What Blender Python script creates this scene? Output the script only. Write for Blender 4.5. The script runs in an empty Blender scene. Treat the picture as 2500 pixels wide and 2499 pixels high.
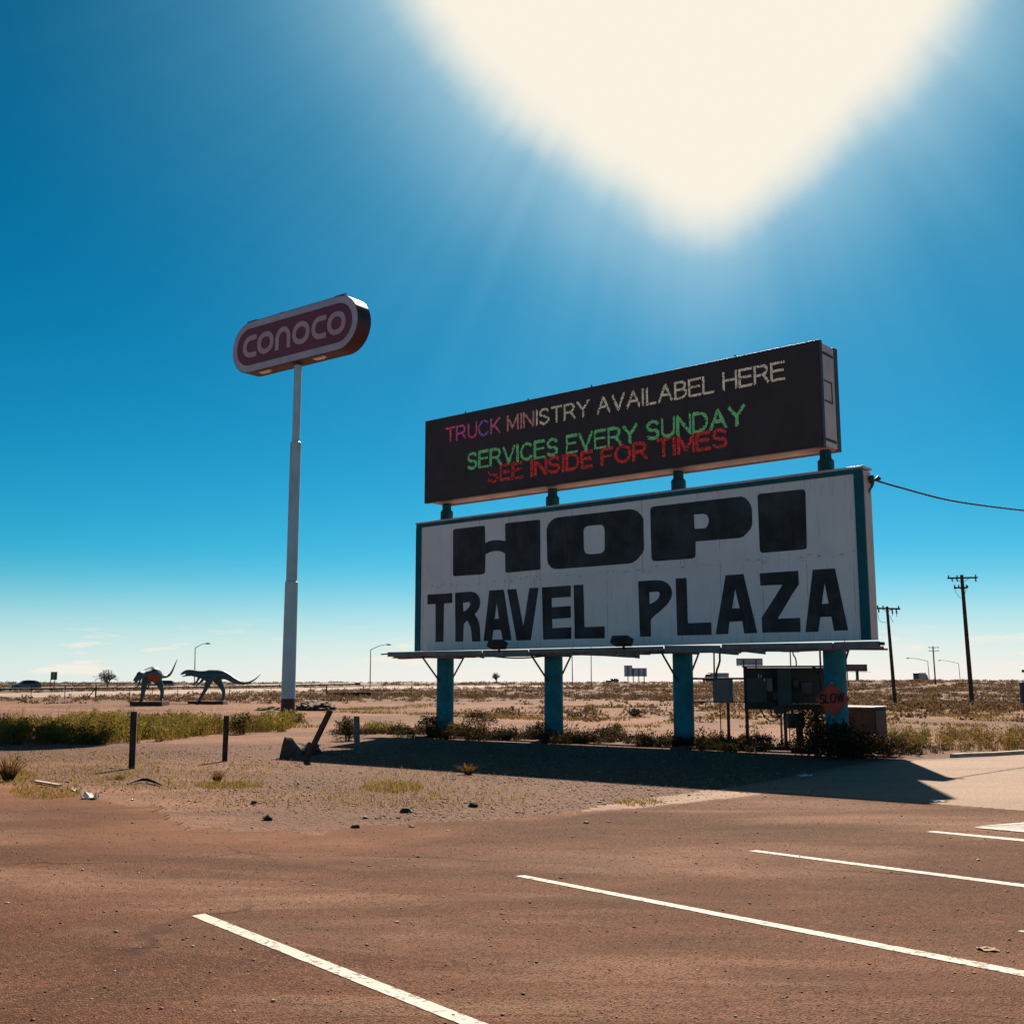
import bpy, math, random
import numpy as np
from mathutils import Vector

SC = bpy.context.scene
COL = SC.collection
R_ = math.radians
rng = np.random.default_rng(7)
random.seed(7)

# ------------------------------------------------------------------ camera
FPX, CX, CY, HORIZ, EYE = 2720.0, 1250.0, 1249.5, 1666.7, 1.6
PITCH = math.atan((HORIZ - CY) / FPX)
cam = bpy.data.cameras.new("camera")
cam.sensor_width = 36.0
cam.lens = 36.0 * FPX / 2500.0
cam.clip_end = 20000
cam_o = bpy.data.objects.new("camera", cam)
COL.objects.link(cam_o)
cam_o.location = (0, 0, EYE)
cam_o.rotation_euler = (math.pi / 2 + PITCH, 0, 0)
SC.camera = cam_o

# ------------------------------------------------------------------ sun, sky, exposure
SUN_AZ, SUN_EL = R_(10.5), R_(40.0)
SUN = Vector((math.sin(SUN_AZ) * math.cos(SUN_EL), math.cos(SUN_AZ) * math.cos(SUN_EL), math.sin(SUN_EL)))
sl = bpy.data.lights.new("sun", "SUN")
sl.energy = 5.0
sl.angle = R_(0.5)
sl.color = (1.0, 0.87, 0.70)
so = bpy.data.objects.new("sun", sl)
COL.objects.link(so)
so.location = SUN * 50
so.rotation_euler = (-SUN).to_track_quat("-Z", "Y").to_euler()

SC.view_settings.view_transform = "Standard"
SC.view_settings.look = "None"
SC.view_settings.exposure = 1.1
SC.view_settings.gamma = 1.0

world = bpy.data.worlds.new("World")
SC.world = world
world.use_nodes = True


class NT:
    """small helper round a node tree"""
    def __init__(s, tree):
        s.t = tree
        s.n = tree.nodes
        s.l = tree.links

    def node(s, kind, **kw):
        n = s.n.new(kind)
        for k, v in kw.items():
            setattr(n, k, v)
        return n

    def inp(s, n, i, v):
        if v is None:
            return
        if isinstance(v, bpy.types.NodeSocket):
            s.l.new(v, n.inputs[i])
        else:
            if isinstance(v, (tuple, list)) and len(v) == 3 and n.inputs[i].type == "RGBA":
                v = (*v, 1)
            n.inputs[i].default_value = v

    def math(s, op, a, b=None, c=None, clamp=False):
        n = s.node("ShaderNodeMath", operation=op)
        n.use_clamp = clamp
        s.inp(n, 0, a)
        s.inp(n, 1, b)
        s.inp(n, 2, c)
        return n.outputs[0]

    def vmath(s, op, a, b=None):
        n = s.node("ShaderNodeVectorMath", operation=op)
        s.inp(n, 0, a)
        s.inp(n, 1, b)
        return n.outputs["Value"] if op in ("DOT_PRODUCT", "LENGTH", "DISTANCE") else n.outputs[0]

    def mix(s, f, a, b, mode="MIX"):
        n = s.node("ShaderNodeMix", data_type="RGBA", blend_type=mode)
        s.inp(n, 0, f)
        s.inp(n, 6, a)
        s.inp(n, 7, b)
        return n.outputs[2]

    def ramp(s, f, a, b, lo=0.0, hi=1.0, smooth=True):
        n = s.node("ShaderNodeMapRange")
        n.interpolation_type = "SMOOTHSTEP" if smooth else "LINEAR"
        s.inp(n, 0, f)
        s.inp(n, 1, a)
        s.inp(n, 2, b)
        s.inp(n, 3, lo)
        s.inp(n, 4, hi)
        return n.outputs[0]

    def noise(s, vec, scale, detail=4, rough=0.55, dist=0.0):
        n = s.node("ShaderNodeTexNoise")
        s.inp(n, "Vector", vec)
        s.inp(n, "Scale", scale)
        s.inp(n, "Detail", detail)
        s.inp(n, "Roughness", rough)
        s.inp(n, "Distortion", dist)
        return n.outputs[0]

    def vor(s, vec, scale, feature="F1", out="Distance"):
        n = s.node("ShaderNodeTexVoronoi", feature=feature)
        s.inp(n, "Vector", vec)
        s.inp(n, "Scale", scale)
        return n.outputs[out]

    def scale(s, vec, xyz):
        return s.vmath("MULTIPLY", vec, xyz)

    def bump(s, h, strength=0.5, dist=0.02, normal=None):
        n = s.node("ShaderNodeBump")
        s.inp(n, "Strength", strength)
        s.inp(n, "Distance", dist)
        s.inp(n, "Height", h)
        if normal is not None:
            s.inp(n, "Normal", normal)
        return n.outputs[0]


def build_sky():
    w = NT(world.node_tree)
    w.n.clear()
    out = w.node("ShaderNodeOutputWorld")
    bg = w.node("ShaderNodeBackground")
    w.l.new(bg.outputs[0], out.inputs[0])
    sky = w.node("ShaderNodeTexSky", sky_type="NISHITA")
    sky.sun_disc = False
    sky.sun_elevation = SUN_EL
    sky.sun_rotation = SUN_AZ
    sky.altitude = 1550
    sky.air_density = 1.0
    sky.dust_density = 0.6
    sky.ozone_density = 3.0
    tc = w.node("ShaderNodeTexCoord").outputs["Generated"]
    d = w.vmath("NORMALIZE", tc)
    sep = w.node("ShaderNodeSeparateXYZ")
    w.l.new(d, sep.inputs[0])
    z = sep.outputs[2]
    # colour of the air: deeper, greener blue than the plain model
    ch = w.node("ShaderNodeSeparateColor")
    w.l.new(sky.outputs[0], ch.inputs[0])
    cc = w.node("ShaderNodeCombineColor")
    for i, (k, g) in enumerate(SKYG):
        w.l.new(w.math("MULTIPLY", w.math("POWER", ch.outputs[i], g), k / E2 / SKYS), cc.inputs[i])
    c = cc.outputs[0]
    # milky air just above the horizon
    hz = w.ramp(z, 0.0, 0.13, 1.0, 0.0)
    hz = w.math("POWER", hz, 1.7)
    c = w.mix(w.math("MULTIPLY", hz, 0.78), c, HORC)
    # low fair-weather clouds
    v = w.vmath("ADD", w.scale(d, (15.0, 15.0, 95.0)), CLOUD_AT)
    n = w.noise(v, 1.0, 6, 0.55)
    cl = w.ramp(n, 0.56, 0.64)
    band = w.math("MULTIPLY", w.ramp(z, 0.002, 0.008), w.ramp(z, 0.018, 0.06, 1.0, 0.0))
    c = w.mix(w.math("MULTIPLY", w.math("MULTIPLY", cl, band), 0.7), c, CLOUDC)
    # bright sky round the sun
    dot = w.vmath("DOT_PRODUCT", d, tuple(SUN))
    ang = w.math("ARCCOSINE", w.math("MINIMUM", dot, 0.99999))
    # lens glare painted into the sky colour: drawn out downwards, streaked round the sun
    e1 = Vector((math.cos(SUN_AZ), -math.sin(SUN_AZ), 0.0))
    e2 = e1.cross(SUN)
    p1 = w.vmath("DOT_PRODUCT", d, tuple(e1))
    p2 = w.math("MULTIPLY", w.vmath("DOT_PRODUCT", d, tuple(e2)), -1.0)
    phi = w.math("ARCTAN2", p1, p2)
    reach = w.math("EXPONENT", w.math("MULTIPLY", w.math("POWER", w.math("DIVIDE", phi, 0.33), 2.0), -1.0))
    cmb = w.node("ShaderNodeCombineXYZ")
    w.l.new(w.math("SINE", phi), cmb.inputs[0])
    w.l.new(w.math("COSINE", phi), cmb.inputs[1])
    streak = w.math("SUBTRACT", w.noise(cmb.outputs[0], 6.5, 3, 0.55), 0.5)
    wob = w.noise(w.scale(d, (7.0, 7.0, 7.0)), 1.0, 4, 0.6)
    edge = w.math("ADD", w.math("MULTIPLY", reach, R_(3.0)), R_(13.9))
    edge = w.math("ADD", edge, w.math("MULTIPLY", streak, R_(1.1)))
    edge = w.math("ADD", edge, w.math("MULTIPLY", w.math("SUBTRACT", wob, 0.5), R_(2.5)))
    rel = w.math("SUBTRACT", ang, edge)
    core = w.ramp(rel, R_(-1.3), R_(2.2), 1.0, 0.0)
    bloom = w.math("POWER", w.ramp(rel, R_(-1.0), R_(10.0), 1.0, 0.0, False), 2.6)
    ang = w.math("SUBTRACT", ang, w.math("ADD", w.math("MULTIPLY", streak, R_(7.0)), w.math("MULTIPLY", reach, R_(2.0))))
    halo = w.math("POWER", w.ramp(ang, R_(13), R_(38), 1.0, 0.0, False), 2.5)
    c = w.mix(w.math("MULTIPLY", halo, 0.52), c, HALOC)
    c = w.mix(w.math("MULTIPLY", bloom, 0.62), c, BLOOMC)
    c = w.mix(core, c, COREC)
    w.l.new(c, bg.inputs[0])
    bg.inputs[1].default_value = SKYS


# colours below are divided by the sky strength: they are radiances
SKYS = 0.05
E2 = 2 ** 1.1
SKYG = ((2.13e-4, 3.6), (0.0345, 1.34), (0.0302, 1.40))


def rad(r, g, b):
    def lin(v):
        v /= 255.0
        return v / 12.92 if v <= 0.04045 else ((v + 0.055) / 1.055) ** 2.4
    return tuple(lin(v) / E2 / SKYS for v in (r, g, b))


CLOUD_AT = (3.1, 0.4, 0.0)
HORC = rad(226, 240, 240)
CLOUDC = rad(250, 240, 226)
HALOC = rad(140, 212, 238)
COREC = rad(249, 242, 226)
BLOOMC = rad(222, 236, 236)
build_sky()


# ------------------------------------------------------------------ picture geometry -> places in the world
FV = Vector((0, math.cos(PITCH), math.sin(PITCH)))
UV = Vector((0, -math.sin(PITCH), math.cos(PITCH)))
RV = Vector((1, 0, 0))
EYEP = Vector((0, 0, EYE))


def ray(px, py):
    return FV * FPX + RV * (px - CX) + UV * (CY - py)


def at(px, py, Y):
    """point seen at photo pixel (px, py) at distance Y"""
    d = ray(px, py)
    return EYEP + d * (Y / d.y)


def gz(px, py, z=0.0):
    d = ray(px, py)
    return EYEP + d * ((z - EYE) / d.z)


def onplane(px, py, P, n):
    d = ray(px, py)
    return EYEP + d * ((P - EYEP).dot(n) / d.dot(n))


_ns = np.random.default_rng(3)
_dirs = [(math.cos(a), math.sin(a), f, p) for a, f, p in zip(_ns.uniform(0, 6.28, 12), _ns.uniform(0.6, 1.7, 12), _ns.uniform(0, 6.28, 12))]


def waves(x, y, s, k=0):
    """smooth undulation of about +-1, wavelength near 6/s"""
    o = 0
    for c, sn, f, p in _dirs[k:k + 6]:
        o = o + np.sin((x * c + y * sn) * f * s + p + k)
    return o / 3.2


def sstep(t):
    t = np.clip(t, 0, 1)
    return t * t * (3 - 2 * t)


def H(x, y):
    x = np.asarray(x, float)
    y = np.asarray(y, float)
    h = 1.5 * sstep((y - 90) / 260.0)
    h = h + sstep((y - 27) / 40) * (0.05 * waves(x, y, 0.35) + 0.04 * waves(x, y, 0.9, 4))
    h = h + sstep((y - 100) / 150) * 0.22 * waves(x, y, 0.035, 3)
    h = h + sstep((y - 120) / 200) * sstep((x - 20) / 90) * 0.55
    return h


def hit(px, py):
    """where the sight line through a photo pixel meets the ground"""
    d = ray(px, py)
    d = d / d.y
    lo = 3.0
    y = lo
    while y < 1500:
        P = EYEP + d * y
        if P.z <= float(H(P.x, y)):
            break
        lo = y
        y *= 1.02
    a, b = lo, y
    for _ in range(30):
        m = (a + b) / 2
        P = EYEP + d * m
        if P.z <= float(H(P.x, m)):
            b = m
        else:
            a = m
    return EYEP + d * b


def ground(px, Y):
    P = at(px, HORIZ, Y)
    return Vector((P.x, Y, float(H(P.x, Y))))


# ------------------------------------------------------------------ materials
MATS = {}


def principled(t, base, rough=0.6, metal=0.0, spec=0.5, normal=None):
    b = t.node("ShaderNodeBsdfPrincipled")
    t.inp(b, "Base Color", base)
    t.inp(b, "Roughness", rough)
    t.inp(b, "Metallic", metal)
    t.inp(b, "Specular IOR Level", spec)
    if normal is not None:
        t.inp(b, "Normal", normal)
    return b.outputs[0]


def newmat(name):
    m = bpy.data.materials.new(name)
    m.use_nodes = True
    t = NT(m.node_tree)
    t.n.clear()
    o = t.node("ShaderNodeOutputMaterial")
    t.out = o.inputs[0]
    MATS[name] = m
    return m, t


def M(name, c, rough=0.6, metal=0.0, var=0.18, scale=3.0, bump=0.15, grain=40.0, spec=0.4, dirt=None, dirt_amt=0.5):
    """weathered paint, metal, wood...: a base colour with uneven wear and a little relief"""
    if name in MATS:
        return MATS[name]
    m, t = newmat(name)
    oc = t.node("ShaderNodeTexCoord").outputs["Object"]
    n1 = t.noise(oc, scale, 5, 0.6)
    n2 = t.noise(oc, grain, 3, 0.6)
    dark = tuple(v * (1 - var) for v in c)
    light = tuple(min(1, v * (1 + var)) for v in c)
    col = t.mix(t.ramp(n1, 0.3, 0.7), dark, light)
    if dirt:
        st = t.noise(t.scale(oc, (2.2, 2.2, 0.35)), scale * 1.3, 6, 0.65)
        col = t.mix(t.math("MULTIPLY", t.ramp(st, 0.5, 0.72), dirt_amt), col, dirt)
    r = t.ramp(n2, 0.2, 0.8, rough * 0.85, min(1, rough * 1.12))
    nrm = t.bump(n2, bump, 0.01)
    t.l.new(principled(t, col, r, metal, spec, nrm), t.out)
    return m


def attr_mat(name, rough=0.7, trans=0.35, spec=0.2, glow=(1.5, 1.35, 0.7)):
    """leaves and stones: colour per leaf or stone, leaves let some light through"""
    m, t = newmat(name)
    a = t.node("ShaderNodeAttribute", attribute_name="tint").outputs["Color"]
    s = principled(t, a, rough, 0, spec)
    if trans:
        tr = t.node("ShaderNodeBsdfTranslucent")
        t.inp(tr, 0, t.mix(1.0, a, glow, "MULTIPLY"))
        mx = t.node("ShaderNodeMixShader")
        t.inp(mx, 0, trans)
        t.l.new(s, mx.inputs[1])
        t.l.new(tr.outputs[0], mx.inputs[2])
        s = mx.outputs[0]
    t.l.new(s, t.out)
    return m


def dirt_color(t, pos):
    """bare desert ground: pale pinkish silt, browner grit, patches of dry grass stain"""
    n1 = t.noise(t.scale(pos, (0.55, 1.0, 1.0)), 0.16, 6, 0.6)
    n2 = t.noise(t.scale(pos, (0.4, 1.0, 1.0)), 0.9, 5, 0.6)
    n3 = t.noise(pos, 9.0, 4, 0.7)
    n4 = t.noise(pos, 60.0, 2, 0.6)
    c = t.mix(t.ramp(n1, 0.38, 0.62), (0.114, 0.065, 0.044), (0.228, 0.135, 0.093))
    c = t.mix(t.math("MULTIPLY", t.ramp(n2, 0.48, 0.66), 0.65), c, (0.262, 0.163, 0.114))
    c = t.mix(t.math("MULTIPLY", t.ramp(n3, 0.5, 0.72), 0.55), c, (0.080, 0.044, 0.030))
    c = t.mix(t.math("MULTIPLY", t.ramp(n4, 0.58, 0.72), 0.45), c, (0.046, 0.027, 0.021))
    g = t.noise(t.scale(pos, (0.7, 1.3, 1.0)), 0.33, 4, 0.6)
    c = t.mix(t.math("MULTIPLY", t.ramp(g, 0.58, 0.70), 0.42), c, (0.114, 0.074, 0.024))
    return c, n3, n4


def ground_mat():
    m, t = newmat("desert ground")
    pos = t.node("ShaderNodeNewGeometry").outputs["Position"]
    c, n3, n4 = dirt_color(t, pos)
    # dark grit spread near the lot and under the signs
    a = t.node("ShaderNodeAttribute", attribute_name="grit").outputs["Fac"]
    n5 = t.noise(t.scale(pos, (0.6, 1.0, 1.0)), 0.9, 7, 0.68)
    f = t.ramp(t.math("ADD", a, t.math("MULTIPLY", t.math("SUBTRACT", n5, 0.5), 2.0)), 0.30, 0.85)
    v = t.vor(pos, 26.0, out="Color")
    sp = t.node("ShaderNodeSeparateXYZ")
    t.l.new(v, sp.inputs[0])
    gr = t.mix(sp.outputs[0], (0.050, 0.026, 0.017), (0.170, 0.096, 0.064))
    c = t.mix(t.math("MULTIPLY", f, 0.86), c, gr)
    # far flats: brown with dead brush
    sepp = t.node("ShaderNodeSeparateXYZ")
    t.l.new(pos, sepp.inputs[0])
    far = t.ramp(sepp.outputs[1], 75.0, 135.0)
    n6 = t.noise(t.scale(pos, (0.35, 1.0, 1.0)), 0.08, 6, 0.65)
    c2 = t.mix(t.ramp(n6, 0.50, 0.62), (0.080, 0.050, 0.034), (0.190, 0.116, 0.082))
    c = t.mix(far, c, c2)
    nr = t.bump(t.vor(pos, 26.0), 0.6, 0.03)
    nr = t.bump(n3, 0.8, 0.09, nr)
    c = t.mix(1.0, c, (0.95, 0.70, 0.535), "MULTIPLY")
    t.l.new(principled(t, c, 0.92, 0, 0.25, nr), t.out)
    return m


def lot_mat():
    m, t = newmat("worn asphalt")
    pos = t.node("ShaderNodeNewGeometry").outputs["Position"]
    big = t.noise(t.scale(pos, (0.28, 1.0, 1.0)), 0.42, 6, 0.6)
    mid = t.noise(t.scale(pos, (0.5, 1.0, 1.0)), 2.2, 5, 0.65)
    fine = t.noise(pos, 55.0, 3, 0.7)
    c = t.mix(t.ramp(big, 0.36, 0.66), (0.090, 0.049, 0.033), (0.156, 0.096, 0.070))
    c = t.mix(t.math("MULTIPLY", t.ramp(mid, 0.45, 0.70), 0.45), c, (0.182, 0.116, 0.084))
    dusty = t.noise(t.scale(pos, (0.22, 0.8, 1.0)), 0.55, 5, 0.6, 0.6)
    c = t.mix(t.math("MULTIPLY", t.ramp(dusty, 0.47, 0.63), 0.62), c, (0.330, 0.255, 0.215))
    # aggregate: small stones in the binder
    va = t.node("ShaderNodeTexVoronoi", feature="F1")
    t.inp(va, "Vector", pos)
    t.inp(va, "Scale", 92.0)
    sp = t.node("ShaderNodeSeparateXYZ")
    t.l.new(va.outputs["Color"], sp.inputs[0])
    c = t.mix(t.math("MULTIPLY", t.ramp(sp.outputs[0], 0.74, 0.80), 0.8), c, (0.034, 0.019, 0.014))
    c = t.mix(t.math("MULTIPLY", t.ramp(sp.outputs[1], 0.88, 0.94), 0.45), c, (0.304, 0.220, 0.167))
    vb = t.node("ShaderNodeTexVoronoi", feature="F1")
    t.inp(vb, "Vector", pos)
    t.inp(vb, "Scale", 24.0)
    sb = t.node("ShaderNodeSeparateXYZ")
    t.l.new(vb.outputs["Color"], sb.inputs[0])
    spot = t.math("MULTIPLY", t.ramp(sb.outputs[0], 0.90, 0.93), t.ramp(vb.outputs["Distance"], 0.20, 0.34, 1.0, 0.0))
    c = t.mix(t.math("MULTIPLY", spot, 0.75), c, (0.030, 0.017, 0.013))
    c = t.mix(t.math("MULTIPLY", t.ramp(fine, 0.5, 0.75), 0.35), c, (0.057, 0.030, 0.021))
    # long wandering cracks
    wv = t.node("ShaderNodeTexNoise")
    t.inp(wv, "Vector", pos)
    t.inp(wv, "Scale", 0.5)
    t.inp(wv, "Detail", 6.0)
    vec = t.vmath("ADD", t.scale(pos, (0.122, 0.258, 0.000)), t.scale(wv.outputs["Color"], (0.418, 0.418, 0.000)))
    ed = t.vor(vec, 1.0, "DISTANCE_TO_EDGE")
    brk = t.noise(pos, 0.35, 3)
    cr = t.math("MULTIPLY", t.ramp(ed, 0.0, 0.010, 1.0, 0.0), t.ramp(brk, 0.44, 0.58))
    c = t.mix(t.math("MULTIPLY", cr, 0.8), c, (0.030, 0.017, 0.012))
    g2 = t.noise(pos, 11.0, 5, 0.75)
    c = t.mix(t.math("MULTIPLY", t.ramp(g2, 0.52, 0.70), 0.34), c, (0.060, 0.034, 0.024))
    c = t.mix(t.math("MULTIPLY", t.ramp(g2, 0.46, 0.30), 0.28), c, (0.260, 0.175, 0.130))
    blot = t.noise(t.scale(pos, (0.35, 1.0, 1.0)), 0.9, 4, 0.5)
    c = t.mix(t.math("MULTIPLY", t.ramp(blot, 0.50, 0.64), 0.42), c, (0.070, 0.040, 0.030))
    hue = t.noise(t.scale(pos, (0.5, 1.0, 1.0)), 1.6, 5, 0.6)
    c = t.mix(t.math("MULTIPLY", t.ramp(hue, 0.48, 0.62), 0.5), c, t.mix(1.0, c, (0.86, 1.04, 0.98), "MULTIPLY"))
    c = t.mix(1.0, c, (0.95, 0.675, 0.55), "MULTIPLY")
    # blown dirt over the edges
    dc, n3, n4 = dirt_color(t, pos)
    e = t.node("ShaderNodeAttribute", attribute_name="edge").outputs["Fac"]
    nn = t.noise(t.scale(pos, (0.45, 1.0, 1.0)), 1.1, 6, 0.62)
    f = t.ramp(t.math("ADD", e, t.math("MULTIPLY", t.math("SUBTRACT", nn, 0.5), 1.3)), 0.15, 0.75, 1.0, 0.0)
    c = t.mix(f, c, t.mix(1.0, dc, (0.90, 0.67, 0.53), "MULTIPLY"))
    hgt = t.math("ADD", t.math("MULTIPLY", va.outputs["Distance"], 0.8), t.math("MULTIPLY", fine, 0.6))
    nr = t.bump(hgt, 0.8, 0.016)
    nr = t.bump(t.math("SUBTRACT", big, t.math("MULTIPLY", cr, 0.4)), 0.35, 0.03, nr)
    t.l.new(principled(t, c, 0.9, 0, 0.08, nr), t.out)
    return m


def apron_mat():
    m, t = newmat("pale chip seal")
    pos = t.node("ShaderNodeNewGeometry").outputs["Position"]
    big = t.noise(t.scale(pos, (0.3, 1.0, 1.0)), 0.5, 6, 0.6)
    c = t.mix(t.ramp(big, 0.35, 0.65), (0.194, 0.131, 0.097), (0.262, 0.182, 0.138))
    v = t.node("ShaderNodeTexVoronoi", feature="F1")
    t.inp(v, "Vector", pos)
    t.inp(v, "Scale", 45.0)
    sp = t.node("ShaderNodeSeparateXYZ")
    t.l.new(v.outputs["Color"], sp.inputs[0])
    c = t.mix(t.math("MULTIPLY", t.ramp(sp.outputs[0], 0.75, 0.9), 0.45), c, (0.076, 0.053, 0.042))
    c = t.mix(t.math("MULTIPLY", t.ramp(sp.outputs[1], 0.85, 0.95), 0.5), c, (0.380, 0.304, 0.243))
    e = t.node("ShaderNodeAttribute", attribute_name="edge").outputs["Fac"]
    nn = t.noise(pos, 1.3, 6, 0.65)
    dc, n3, n4 = dirt_color(t, pos)
    f = t.ramp(t.math("ADD", e, t.math("MULTIPLY", t.math("SUBTRACT", nn, 0.5), 1.1)), 0.15, 0.7, 1.0, 0.0)
    c = t.mix(f, c, dc)
    c = t.mix(1.0, c, (0.92, 0.80, 0.72), "MULTIPLY")
    nr = t.bump(v.outputs["Distance"], 0.5, 0.02)
    t.l.new(principled(t, c, 0.85, 0, 0.3, nr), t.out)
    return m


def paint_line_mat():
    m, t = newmat("worn line paint")
    pos = t.node("ShaderNodeNewGeometry").outputs["Position"]
    n = t.noise(pos, 22.0, 5, 0.7)
    n2 = t.noise(pos, 5.0, 3)
    c = t.mix(t.ramp(n2, 0.35, 0.65), (0.40, 0.385, 0.35), (0.46, 0.44, 0.40))
    wear = t.ramp(t.math("ADD", n, t.math("MULTIPLY", n2, 0.35)), 0.69, 0.80)
    c = t.mix(wear, c, (0.15, 0.09, 0.065))
    nr = t.bump(t.noise(pos, 85.0, 2), 0.4, 0.01)
    t.l.new(principled(t, c, 0.75, 0, 0.3, nr), t.out)
    return m


SA_X, SA_Y = -0.76558, 0.64334     # direction along the big sign


def sign_white_mat():
    """old white sign paint, streaked below the seams"""
    m, t = newmat("weathered sign paint")
    oc = t.node("ShaderNodeTexCoord").outputs["Object"]
    n1 = t.noise(oc, 0.6, 5, 0.6)
    c = t.mix(t.ramp(n1, 0.3, 0.7), (0.72, 0.75, 0.77), (0.82, 0.83, 0.84))
    st = t.noise(t.scale(oc, (9.0, 9.0, 1.0)), 1.0, 6, 0.7)
    c = t.mix(t.math("MULTIPLY", t.ramp(st, 0.56, 0.75), 0.38), c, (0.22, 0.20, 0.21))
    sp = t.node("ShaderNodeSeparateXYZ")
    t.l.new(oc, sp.inputs[0])
    seam = t.math("ABSOLUTE", t.math("SUBTRACT", sp.outputs[2], 4.72))
    sn = t.noise(t.scale(oc, (3.0, 3.0, 8.0)), 2.0, 5, 0.7)
    f = t.math("MULTIPLY", t.ramp(seam, 0.0, 0.16, 1.0, 0.0), t.ramp(sn, 0.54, 0.66))
    c = t.mix(t.math("MULTIPLY", f, 0.7), c, (0.16, 0.14, 0.14))
    uu = t.vmath("DOT_PRODUCT", oc, (SA_X, SA_Y, 0.0))
    fr = t.math("ABSOLUTE", t.math("SUBTRACT", t.math("FRACT", t.math("DIVIDE", uu, 1.22)), 0.5))
    vs = t.math("MULTIPLY", t.ramp(fr, 0.478, 0.497), t.ramp(t.noise(oc, 1.1, 3), 0.42, 0.6))
    c = t.mix(t.math("MULTIPLY", vs, 0.38), c, (0.16, 0.15, 0.15))
    run = t.noise(t.scale(oc, (7.0, 7.0, 0.7)), 1.0, 5, 0.75)
    top = t.ramp(sp.outputs[2], 5.2, 6.7)
    c = t.mix(t.math("MULTIPLY", t.math("MULTIPLY", t.ramp(run, 0.54, 0.70), top), 0.28), c, (0.20, 0.17, 0.16))
    low = t.ramp(sp.outputs[2], 3.3, 2.65)
    c = t.mix(t.math("MULTIPLY", t.math("MULTIPLY", t.ramp(run, 0.50, 0.68), low), 0.30), c, (0.22, 0.19, 0.18))
    chip = t.noise(oc, 7.0, 6, 0.7)
    c = t.mix(t.math("MULTIPLY", t.ramp(chip, 0.68, 0.72), 0.6), c, (0.13, 0.12, 0.13))
    nr = t.bump(t.math("SUBTRACT", t.math("ADD", st, t.ramp(seam, 0.0, 0.02)), vs), 0.2, 0.02)
    t.l.new(principled(t, c, 0.6, 0, 0.4, nr), t.out)
    return m


def emit_attr(name, strength):
    m, t = newmat(name)
    a = t.node("ShaderNodeAttribute", attribute_name="tint").outputs["Color"]
    e = t.node("ShaderNodeEmission")
    t.inp(e, 0, a)
    t.inp(e, 1, strength)
    t.l.new(e.outputs[0], t.out)
    return m


ground_m = ground_mat()
lot_m = lot_mat()
apron_m = apron_mat()
line_m = paint_line_mat()
white_sign = sign_white_mat()
letter_m = M("flat black sign paint", (0.042, 0.051, 0.059), 0.7, var=0.35, scale=1.4, spec=0.15, dirt=(0.085, 0.088, 0.095), dirt_amt=0.5)
teal = M("teal column paint", (0.016, 0.180, 0.240), 0.6, spec=0.12, var=0.22, scale=2.5, dirt=(0.05, 0.06, 0.06), dirt_amt=0.5)
teal_dark = M("dark teal post paint", (0.012, 0.075, 0.095), 0.6, spec=0.12, var=0.2)
teal_trim = M("teal trim paint", (0.010, 0.120, 0.160), 0.6, spec=0.12, var=0.15, scale=2.0, dirt=(0.05, 0.06, 0.06))
led_black = M("display black", (0.062, 0.048, 0.052), 0.6, var=0.12, scale=1.2, bump=0.05, spec=0.2)
led_side = M("display cabinet side", (0.040, 0.038, 0.045), 0.5, var=0.2)
pale_metal = M("pale sheet metal", (0.52, 0.47, 0.47), 0.5, var=0.1, scale=1.5, dirt=(0.3, 0.25, 0.23), dirt_amt=0.4)
plank_m = M("grey weathered plank", (0.205, 0.150, 0.130), 0.85, var=0.35, scale=4.0, bump=0.5, grain=14)
rail_m = M("grey painted rail", (0.16, 0.18, 0.19), 0.6, var=0.2)
steel = M("galvanised steel", (0.24, 0.245, 0.25), 0.5, 0.4, var=0.15)
dark_steel = M("dark steel", (0.045, 0.045, 0.048), 0.55, 0.3, var=0.2)
pole_white = M("faded white pole paint", (0.30, 0.52, 0.63), 0.45, var=0.1, scale=1.0, dirt=(0.25, 0.24, 0.24), dirt_amt=0.35)
maroon = M("maroon paint", (0.046, 0.018, 0.026), 0.5, var=0.2, scale=1.5)
sign_red = M("deep maroon sign face", (0.145, 0.040, 0.068), 0.5, var=0.1, scale=0.8, bump=0.03)
sign_cream = M("pinkish white sign plastic", (0.42, 0.31, 0.37), 0.5, var=0.08, scale=0.8, bump=0.03)
sign_border = M("white sign border", (0.38, 0.38, 0.50), 0.5, var=0.1, scale=1.0, bump=0.03)
wood_dark = M("dark weathered timber", (0.055, 0.035, 0.028), 0.9, var=0.4, scale=9.0, bump=0.8, grain=30)
wood_grey = M("grey weathered timber", (0.20, 0.16, 0.14), 0.9, var=0.3, scale=9.0, bump=0.8, grain=30)
wood_pole = M("creosoted pole", (0.050, 0.033, 0.027), 0.9, var=0.35, scale=5.0, bump=0.6)
rust = M("rusty steel", (0.110, 0.052, 0.036), 0.8, 0.2, var=0.4, scale=6.0, bump=0.5)
rust_panel = M("rust streaked panel", (0.130, 0.062, 0.050), 0.7, var=0.3, scale=2.0, dirt=(0.07, 0.03, 0.022), dirt_amt=0.9)
box_grey = M("grey electrical enclosure", (0.060, 0.068, 0.074), 0.6, var=0.15, spec=0.2)
box_light = M("pale electrical enclosure", (0.150, 0.158, 0.165), 0.6, var=0.15, spec=0.2)
board_m = M("dark plywood", (0.042, 0.037, 0.035), 0.85, var=0.3)
orange = M("orange sign sheeting", (0.40, 0.042, 0.015), 0.5, var=0.12, scale=4)
orange_blk = M("black sign legend", (0.012, 0.010, 0.010), 0.6)
concrete = M("rough concrete", (0.26, 0.20, 0.17), 0.9, var=0.3, scale=5.0, bump=0.8, grain=25)
kerb_m = M("kerb concrete", (0.42, 0.34, 0.28), 0.85, var=0.2, scale=3.0, bump=0.5)
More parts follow.
